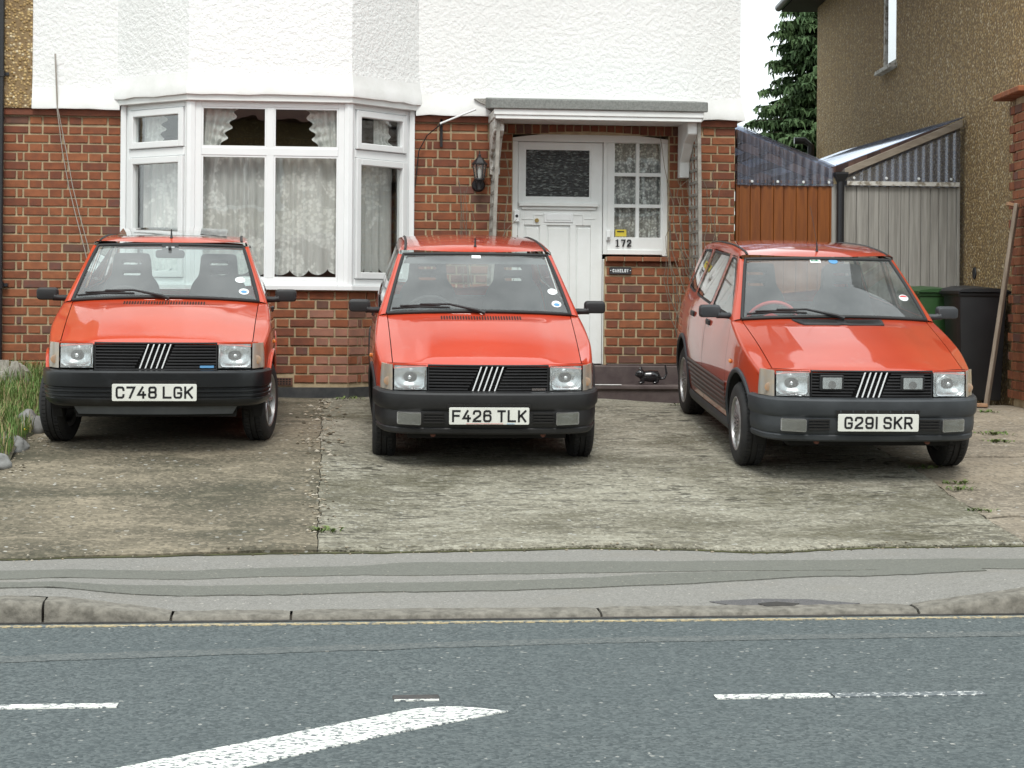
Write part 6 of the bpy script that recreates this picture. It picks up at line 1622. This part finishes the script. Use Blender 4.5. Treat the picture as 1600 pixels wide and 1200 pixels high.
dirp = Vector((a1[0]-a0[0], P1-P0, a1[1]-a0[1])); Lp = dirp.length; rotp = dirp.to_track_quat('Z', 'Y').to_matrix()
pk = MB(); pk.box((Vector((a0[0], P0, a0[1]))+Vector((a1[0], P1, a1[1])))/2, (.125, .03, Lp), rot=rotp)
pk.build('timber_plank', M('old_plank', (.29, .24, .19), .9, (.17, .135, .10), 6, bump=.4, bscale=20, stretch=(6, 6, .6)), bevel=.004, label='long weathered plank leaning on the brick corner beside the black bin', cat='plank')
b0 = at_t(1515, 626, P0); MB().box((b0[0]+.04, P0-.03, drive_z(b0[0], P0)+.02), (.2, .07, .03), rot=Matrix.Rotation(-.25, 3, 'Z')).build('timber_offcut', M('raw_timber', (.36, .21, .12), .85, (.25, .14, .08), 8), bevel=.004, label='short brown timber offcut lying at the foot of the plank', cat='timber')
b1 = at_t(1582, 320, P1); MB().box((b1[0], P1, b1[1]), (.095, .05, .028), rot=Matrix.Rotation(.15, 3, 'Y')).build('timber_offcut', bpy.data.materials['raw_timber'], bevel=.003, label='small wooden block fixed at the top of the leaning plank', cat='timber')
# dark diamond trellis on the neighbour's corner
px0, pzz = at_t(1597, 400, WT-1.2)
tn = root('trellis', (px0, WT-1.2, .6), 'dark diamond lattice trellis at the right edge by the brick corner', 'trellis')
m_dtrel = M('dark_trellis', (.05, .06, .055), .8, (.08, .09, .08), 10)
for k in range(12):
    z = .7+.19*k
    for s_ in (-1, 1): MB().tube([(px0+.0, WT-1.2+.01*s_, z), (px0+.32, WT-1.15+.01*s_, z+s_*.34)], .011, 5).build('lattice_bar', m_dtrel, tn)
# ================================================================ planted bed at the left
def bedx(t): return lerp(-2.02, -2.06, (t-10)/6)
bed_z = lambda s, t: drive_z(s, t)+.06+.05*nz(s*2, t*2)+.05*sstep(-2.05, -2.5, s)
mb = MB(); mb.grid(lambda i, j: (lambda t: (lambda s: (s, t, bed_z(s, t)-.05*(1 if i > .97 else 0)))(lerp(-7, bedx(t), i**.4)))(lerp(11.9, WT-.02, j)), 30, 60)
bed = mb.build('flower_bed', m_soil, kind='structure', smooth=60, fixn=False)
mb = MB(); rg_ = random.Random(4)
m_grass = [M('grass_green', (.075, .145, .025), .7, (.12, .20, .045), 3, coord='World'), M('grass_dry', (.30, .25, .12), .8, (.22, .20, .09), 3, coord='World')]
for k in range(8000):
    t = rg_.uniform(11.95, 16.6); s = bedx(t)-abs(rg_.gauss(0, .55))-.0
    tall = sstep(13, 16.2, t); h = rg_.uniform(.06, .14)*(1+.7*tall); p = Vector((s, t, bed_z(s, t)-.02)); a = rg_.uniform(0, 6.28); d = Vector((math.cos(a), math.sin(a), 0)); w = d.cross(Vector((0, 0, 1)))*.0035; ln = rg_.uniform(.1, .6)*h
    p1, p2, p3 = p+Vector((0, 0, h*.5))+d*ln*.25, p+Vector((0, 0, h*.85))+d*ln*.6, p+Vector((0, 0, h))+d*ln
    mi = 1 if rg_.random() < .28 else 0
    mb.add([p-w, p+w, p1+w*.9, p1-w*.9, p2+w*.6, p2-w*.6, p3], [(0, 1, 2, 3), (3, 2, 4, 5), (5, 4, 6)], mi)
mb.build('grass', m_grass, label='long green and straw-coloured grass in the bed at the left', cat='grass', kind='stuff', fixn=False)
def rock(u, v, zt, r, label, seed, mat, sq=(1, 1, .75)):
    x, y = at_z(u, v, zt); z = drive_z(x, y); mb = MB()
    def f(i, j):
        a, b = math.pi*i, 2*math.pi*j; n = Vector((math.sin(a)*math.cos(b), math.sin(a)*math.sin(b), math.cos(a))); k = r*(1+.28*nz(n.x*1.5+seed, n.y*1.5, n.z*1.5)+.10*nz(n.x*4+seed, n.y*4, n.z*4)+.03*nz(n.x*11+seed, n.y*11, n.z*11))
        return x+n.x*k*sq[0], y+n.y*k*sq[1], z+r*.35*sq[2]+n.z*k*sq[2]
    mb.grid(f, 18, 24); return mb.build('edging_rock', mat, smooth=60, label=label, cat='rock', group='rocks edging the bed', fixn=False, weld=.0005)
m_rock = M('grey_stone', (.27, .27, .26), .85, (.17, .17, .165), 9, bump=.5, bscale=40, coord='World')
rock(44, 708, .33, .115, 'pale grey rock, second from the left edge of the bed edging', 1, m_rock, (1, 1, .95)); rock(14, 728, .31, .10, 'smooth grey rock cut by the left picture edge', 5, m_rock, (1.2, .9, .7))
rock(66, 690, .38, .085, 'mid grey rock, nearest the car wheel in the bed edging', 9, m_rock, (1, 1, .85)); rock(-10, 742, .30, .10, 'small low rock at the very left, in front of the others', 13, m_rock)
rock(62, 664, .42, .09, 'darker low rock behind the front tyre of the left car', 17, m_rock, (1.2, 1, .7))
m_stump = M('weathered_stump', (.30, .29, .25), .95, (.17, .16, .13), 14, bump=.7, bscale=40, stretch=(4, 4, .5))
su, sv = at_t(16, 600, 15.4); mb = MB()
mb.grid(lambda i, j: (lambda a, r: (su+r*math.cos(a), 15.4+r*.7*math.sin(a), .55+lerp(0, .36-.10*abs(math.cos(a*1.5))+.05*nz(j*9, 1), min(1, i*1.25))))(2*math.pi*j, (.17+.03*nz(j*12, i*2))*(1-.45*max(0, i-.6)/.4) if i < 1 else .01), 12, 26)
mb.build('tree_stump', m_stump, smooth=50, label='weathered grey stump in the grass below the drainpipe', cat='stump', fixn=False)
# dandelions
for u, v, i in ((7, 652, 0), (38, 672, 1), (44, 668, 2), (12, 660, 3)):
    x, y = at_z(u, v, .52); z = .52
    f = root('dandelion', (x, y, z-.15), 'small yellow flower in the grass, %s' % ('nearest the left edge', 'lowest of the right pair', 'highest of the right pair', 'low beside the left edge')[i], 'flower', 'yellow flowers in the bed')
    MB().tube([(x, y, z-.2), (x+.01, y, z)], .003, 5).build('stem', m_grass[0], f); mb = MB()
    for k in range(14): a = 2*math.pi*k/14; c, s = math.cos(a), math.sin(a); mb.add([(x+.004*s, y-.004*c, z), (x-.004*s, y+.004*c, z), (x+.022*c, y+.022*s, z+.006)], [(0, 1, 2)])
    ell(mb, (x, y, z+.004), (.012, .012, .008), 6); mb.build('flower_head', M('dandelion_yellow', (.75, .52, .02), .7) if i == 0 else bpy.data.materials['dandelion_yellow'], f, fixn=False)
# broken concrete crumbs and grit along the slab joint and at the foot of the rocks
rk = random.Random(21); mb = MB()
for k in range(620):
    if k < 330:
        t = rk.uniform(10.2, 15.8); s = spl(t)+rk.gauss(0, .05+.05*(12.2 < t < 15.2)); r = rk.choice((.006, .008, .010, .014, .02 if t > 12 else .01))
    elif k < 470:
        t = rk.uniform(11.6, 13.4); s = -1.98+rk.gauss(0, .10); r = rk.uniform(.004, .012)
    else:
        s = rk.uniform(-1.9, 3.8); t = edge(s)-rk.uniform(-.02, .05); r = rk.uniform(.004, .011)
    z = (drive_z(s, t) if t > edge(s) else pave_z(s, t))+r*.2; b = len(mb.v)
    vs_ = [(s+r*rk.uniform(.7, 1.3)*a, t+r*rk.uniform(.7, 1.3)*c, z+r*rk.uniform(.4, .8)*e) for a, c, e in ((1, 0, 0), (-1, 0, 0), (0, 1, 0), (0, -1, 0), (0, 0, 1), (0, 0, -1))]
    mb.add(vs_, [(0, 2, 4), (2, 1, 4), (1, 3, 4), (3, 0, 4), (2, 0, 5), (1, 2, 5), (3, 1, 5), (0, 3, 5)], rk.choice((0, 0, 1, 2)))
mb.build('grit', [M('concrete_crumb', (.26, .22, .16), .95), M('dark_crumb', (.09, .075, .05), .95), M('pale_crumb', (.42, .38, .31), .95)], label='loose grit and concrete crumbs along the joints of the drive', cat='grit', kind='stuff', fixn=False)
# weeds in joints
def weed(u, v, zt, n, h, label, seed, spread=.06):
    x, y = at_z(u, v, zt); z = drive_z(x, y); r_ = random.Random(seed); mb = MB()
    for k in range(n):
        a = r_.uniform(0, 6.28); d = Vector((math.cos(a), math.sin(a), 0)); p = Vector((x+r_.gauss(0, spread), y+r_.gauss(0, spread*.5), z-.01)); hh = h*r_.uniform(.5, 1.2); w = d.cross(Vector((0, 0, 1)))*hh*.16
        mb.add([p, p+d*hh*.5+w+Vector((0, 0, hh*.5)), p+d*hh+Vector((0, 0, hh*.55)), p+d*hh*.5-w+Vector((0, 0, hh*.5))], [(0, 1, 2, 3)])
    f = root('weed', (x, y, z), label, 'weed', 'weeds growing in the concrete joints'); mb.build('leaves', m_weed, f, fixn=False)
m_weed = M('weed_green', (.09, .15, .035), .8, (.15, .19, .06), 8, coord='World')
weed(509, 831, .13, 46, .055, 'small green weed in the joint at the front of the drive', 1, .04)
weed(1445, 742, .28, 40, .05, 'mossy green weed just in front of the right tyre', 2, .06); weed(1492, 762, .24, 40, .05, 'low weed in the slanting joint, second from the right tyre', 3, .05); weed(1500, 776, .2, 40, .05, 'weed in the slanting joint, third from the right tyre', 4, .05)
weed(1550, 714, .28, 60, .055, 'larger weed tuft in the cracked path right of the right car', 5, .07); weed(1560, 722, .27, 60, .055, 'bright grass tuft in the path crack, right of the larger weed', 6, .05); weed(1542, 684, .33, 40, .05, 'far weed in the path crack near the bumper end', 7, .05)
weed(545, 630, .52, 50, .05, 'weed by the black plinth left of the middle car', 8, .12); weed(1072, 643, .5, 40, .05, 'weed beside the rear tyre of the right car', 9, .08); weed(1535, 800, .17, 30, .05, 'weed at the edge of the ridged concrete, right foreground', 10, .04)
# ================================================================ across the road: a terrace seen only in the windows and paintwork
m_sglass2 = M('dark_window_glass', (.02, .025, .03), .05)
m_opp = M('opposite_brick', (.20, .09, .06), .9, (.15, .07, .05), 3)
for k, (x0, x1) in enumerate(((-13.5, -5.5), (-4.2, 3.8), (5.1, 13.1))):
    h = root('house', ((x0+x1)/2, -9.5, 0), ('brick and pale render house across the road, seen reflected, left', 'brick and pale render house across the road, seen reflected, middle', 'brick and pale render house across the road, seen reflected, right')[k], 'house')
    MB().bb(x0, x1, -17.5, -9.5, -.1, 2.9).build('wall', m_opp, h); MB().bb(x0+.02, x1-.02, -17.4, -9.52, 2.9, 5.4).build('upper_wall', m_pebble, h)
    MB().prism([(-8.9, 5.4), (-18.1, 5.4), (-13.5, 8.5)], lambda a, b, d: (d, a, b), x0-.3, x1+.3).build('roof', bpy.data.materials['clay_roof_tile'], h)
    for wx, z0, z1, w in ((x0+2, .9, 2.5, 2.2), (x0+2, 3.4, 4.8, 2.2), (x1-2, 3.4, 4.8, 1.6), (x1-1.8, .2, 2.4, 1.0)):
        f = MB(); f.bb(wx-w/2, wx+w/2, -9.52, -9.42, z0, z1); fo = f.build('window', m_upvc, h)
        n = 3 if w > 1.5 else 1
        for i in range(n): MB().bb(wx-w/2+.07+i*(w-.07)/n, wx-w/2+(i+1)*(w-.07)/n, -9.44, -9.41, z0+.08, z1-.08).build('pane', m_sglass2, fo)
